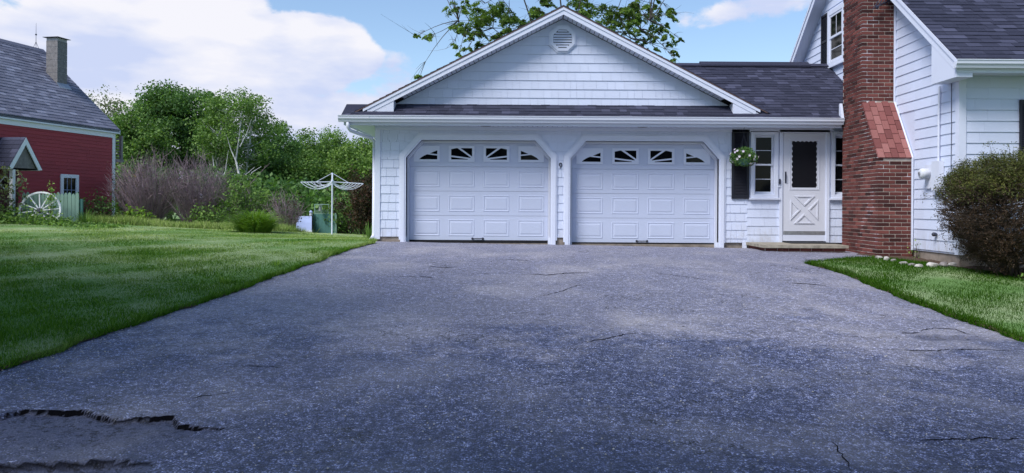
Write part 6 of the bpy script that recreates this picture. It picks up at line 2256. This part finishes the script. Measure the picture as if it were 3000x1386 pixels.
rz_ = lambda n: BE + 0.06 + (0.10 - n) * (BRZ - BE - 0.06) / (0.10 - BRN)
fb = c0n + hw
mm.prism([bp(c0s - hw - 0.05, fb + 0.12, rz_(fb + 0.12) + 0.02), bp(c0s + hw + 0.05, fb + 0.12, rz_(fb + 0.12) + 0.02), bp(c0s + hw + 0.05, fb + 0.002, rz_(fb) + 0.06), bp(c0s - hw - 0.05, fb + 0.002, rz_(fb) + 0.06)], (0, 0, 0.012))
mm.build('flashing', MAT['galv'], ch2)
# lightning rod
lr = MB()
q = bp(0.18, BRN, BRZ)
lr.tube([q + Vector((0, 0, 0.1)), q + Vector((0, 0, 0.82))], [0.010, 0.004], 6)
for a_ in range(3):
    lr.tube([q + Vector((0.09 * math.cos(a_ * 2.1), 0.09 * math.sin(a_ * 2.1), 0.0)), q + Vector((0, 0, 0.22))], 0.006, 5)
lr.lathe([(0.006, -0.03), (0.028, -0.015), (0.028, 0.015), (0.006, 0.03)], tuple(q + Vector((0, 0, 0.45))), 8)
lr.build('lightning_rod', MAT['iron'], barn)


def bframe(nm, mat, par, s0, s1, z0, z1, w, n0, n1):
    mm = MB()
    bbox(mm, s0, s0 + w, n0, n1, z0, z1)
    bbox(mm, s1 - w, s1, n0, n1, z0, z1)
    bbox(mm, s0 + w, s1 - w, n0, n1, z1 - w, z1)
    bbox(mm, s0 + w, s1 - w, n0, n1, z0, z0 + w)
    return mm.build(nm, mat, par)


s0, s1, z0, z1 = bw1
wf = bframe('window', MAT['barnwhite'], barn, s0, s1, z0, z1, 0.105, 0.001, 0.045)
mm = MB()
bbox(mm, s0 + 0.106, s1 - 0.106, 0.004, 0.010, z0 + 0.106, z1 - 0.106).build('pane', MAT['glass'], wf)
mm = MB()
zmid = z0 + 0.62
bbox(mm, s0 + 0.106, s1 - 0.106, 0.0105, 0.035, zmid, zmid + 0.04).build('meeting_rail', MAT['barnwhite'], wf)
for i in (1, 2):
    ss = s0 + 0.105 + (s1 - s0 - 0.21) * i / 3
    mm = MB()
    bbox(mm, ss - 0.008, ss + 0.008, 0.0105, 0.020, zmid + 0.041, z1 - 0.106).build('muntin', MAT['paleblue'], wf)
mm = MB()
bbox(mm, s0 + 0.106, s1 - 0.106, 0.0205, 0.026, (zmid + z1) / 2 - 0.06, (zmid + z1) / 2 - 0.044).build('muntin', MAT['paleblue'], wf)
# door with diamond light
dr = MB()
bbox(dr, 3.76, 4.79, 0.001, 0.02, -0.1, 1.89)
dr = dr.build('door', MAT['barndoor'], barn)
for i in range(6):
    mm = MB()
    bbox(mm, 3.765 + i * 0.17, 3.765 + i * 0.17 + 0.166, 0.0205, 0.03, -0.05, 1.87).build('board', MAT['barndoor'], dr)
dc, dz_ = 4.19, 1.26
dia = lambda k: [(dc - 0.20 * k, dz_), (dc, dz_ - 0.19 * k), (dc + 0.20 * k, dz_), (dc, dz_ + 0.19 * k)]
mm = MB().prism([bp(a_, 0.0305, b_) for a_, b_ in dia(0.95)], BN * 0.006)
mm.build('diamond_pane', MAT['glass'], dr)
mm = MB()
o_, i_ = dia(1.12), dia(0.95)
for k in range(4):
    k2 = (k + 1) % 4
    mm.prism([bp(*[o_[k][0], 0.0305, o_[k][1]]), bp(o_[k2][0], 0.0305, o_[k2][1]), bp(i_[k2][0], 0.0305, i_[k2][1]), bp(i_[k][0], 0.0305, i_[k][1])], BN * 0.02)
mm.build('diamond_frame', MAT['flaky'], dr)
# porch canopy
cs, cn, cw, ez, pz = 4.60, 1.0, 0.46, 1.66, 2.38
can = None
for sg in (-1, 1):
    mm = MB().prism([bp(cs, 0.02, pz), bp(cs, cn, pz), bp(cs + sg * (cw + 0.06), cn, ez - 0.06), bp(cs + sg * (cw + 0.06), 0.02, ez - 0.06)], (0, 0, 0.05))
    o = mm.build('canopy_roof', MAT['roof'], barn)
    e0 = bp(cs + sg * (cw + 0.06), 0.02, ez - 0.006)
    r0 = bp(cs, 0.02, pz + 0.054)
    Vv = r0 - e0
    L = Vv.length
    Vv.normalize()
    Nn = BN.cross(Vv).normalized()
    if Nn.z < 0:
        Nn = -Nn
    for (vs_, fs, a_, c_) in clad([[(0, 0), (cn + 0.01, 0), (cn + 0.01, L), (0, L)]], e0, BN, Vv, Nn, 0.14, 0.18, 0.36, 0.012, 0.003, 0.006, seed=66 + sg):
        MB().add(vs_, fs).build('roof_shingle', MAT['roof'], o)
    MB().prism([bp(cs, cn + 0.012, pz + 0.045), bp(cs, cn + 0.012, pz - 0.14), bp(cs + sg * (cw - 0.05), cn + 0.012, ez - 0.06), bp(cs + sg * (cw + 0.08), cn + 0.012, ez - 0.06)], BN * 0.025).build('canopy_fascia', MAT['barnwhite'], barn)
    mm = MB()
    bbox(mm, cs + sg * cw - 0.04, cs + sg * cw + 0.04, 0.03, cn + 0.01, ez - 0.075, ez - 0.061 + 0.0).build('canopy_beam', MAT['flaky'], barn)
MB().prism([bp(cs - cw + 0.05, cn - 0.06, ez - 0.03), bp(cs + cw - 0.05, cn - 0.06, ez - 0.03), bp(cs, cn - 0.06, pz - 0.06)], BN * 0.02).build('canopy_gable', MAT['block'], barn)
mm = MB()
bbox(mm, cs + 0.26, cs + 0.35, cn - 0.12, cn - 0.03, -0.1, ez - 0.076).build('porch_post', MAT['flaky'], barn)
# balcony on the far end
bal = MB()
bbox(bal, -0.42, -0.025, -1.6, 0.02, 2.06, 2.16)
bal = bal.build('balcony', MAT['oldwood'], barn)
for n_ in (-0.05, -1.55):
    mm = MB()
    bbox(mm, -0.42, -0.34, n_ - 0.04, n_ + 0.04, 2.161, 2.92).build('balcony_post', MAT['oldwood'], bal)
for i in range(7):
    mm = MB()
    bbox(mm, -0.335, -0.03, -0.062, -0.042, 2.22 + i * 0.095, 2.24 + i * 0.095).build('balcony_rail', MAT['oldwood'], bal)
    mm = MB()
    bbox(mm, -0.39, -0.37, -1.50, -0.1, 2.22 + i * 0.095, 2.24 + i * 0.095).build('balcony_rail', MAT['oldwood'], bal)

# ------------------------------------------------------------------ picket fence and wheel
fe = thing('picket_fence', (-12.3, 20.1, g1(-12.3, 20.1)), 'short sage green picket fence panel behind the wagon wheel', 'fence')
np_ = 15
fa, fb_ = Vector((-12.98, 19.95, 0)), Vector((-11.66, 20.18, 0))
fd_ = (fb_ - fa) / np_
fu = fd_.normalized()
fn = Vector((fu.y, -fu.x, 0))
fz0 = 0.02
for i in range(np_):
    a = fa + fd_ * i + fu * 0.004
    w = fd_.length - 0.008
    ht = 0.98 + 0.02 * math.sin(i * 2.3)
    q = [a + ZU * fz0, a + fu * w + ZU * fz0, a + fu * w + ZU * (fz0 + ht - 0.06), a + fu * (w * 0.75) + ZU * (fz0 + ht - 0.015), a + fu * (w * 0.5) + ZU * (fz0 + ht), a + fu * (w * 0.25) + ZU * (fz0 + ht - 0.015), a + ZU * (fz0 + ht - 0.06)]
    MB().prism(q, -fn * 0.022).build('picket', MAT['green'], fe)
for zz in (0.28, 0.78):
    MB().bar(fa - fn * 0.045 + ZU * zz, fb_ - fn * 0.045 + ZU * zz, 0.04, 0.07).build('rail', MAT['green'], fe)
MB().prism([fb_ + fu * 0.004 - fn * 0.03 + ZU * 0.0, fb_ + fu * 0.07 - fn * 0.03 + ZU * 0.0, fb_ + fu * 0.07 - fn * 0.03 + ZU * 0.84, fb_ + fu * 0.004 - fn * 0.03 + ZU * 0.84], -fn * 0.07).build('post', MAT['tealgreen'], fe)
wc = Vector((-12.36, 19.72, 0.535))
wh = thing('wagon_wheel', (-12.36, 19.66, 0.04), 'white spoked wagon wheel leaning on the green fence', 'wheel')
tilt = R(12)
wx, wz = fu, (ZU * math.cos(tilt) - fn * math.sin(tilt))
wn_ = wx.cross(wz)
WR = 0.49
mm = MB()
NSEG = 40
for k in range(NSEG):
    t0, t1 = 2 * math.pi * k / NSEG, 2 * math.pi * (k + 1) / NSEG
    f = lambda t, r: wc + wx * math.cos(t) * r + wz * math.sin(t) * r
    mm.prism([f(t0, WR - 0.042), f(t1, WR - 0.042), f(t1, WR), f(t0, WR)], wn_ * 0.045)
mm.build('rim', MAT['flaky'], wh)
for k in range(12):
    t = 2 * math.pi * k / 12 + 0.12
    f = lambda r: wc + wx * math.cos(t) * r + wz * math.sin(t) * r + wn_ * 0.022
    MB().tube([f(0.06), f(0.25), f(WR - 0.03)], [0.018, 0.016, 0.013], 6).build('spoke', MAT['flaky'], wh)
mm = MB().tube([wc - wn_ * 0.09, wc - wn_ * 0.05, wc + wn_ * 0.05, wc + wn_ * 0.10], [0.045, 0.065, 0.065, 0.05], 12)
mm.build('hub', MAT['iron'], wh)
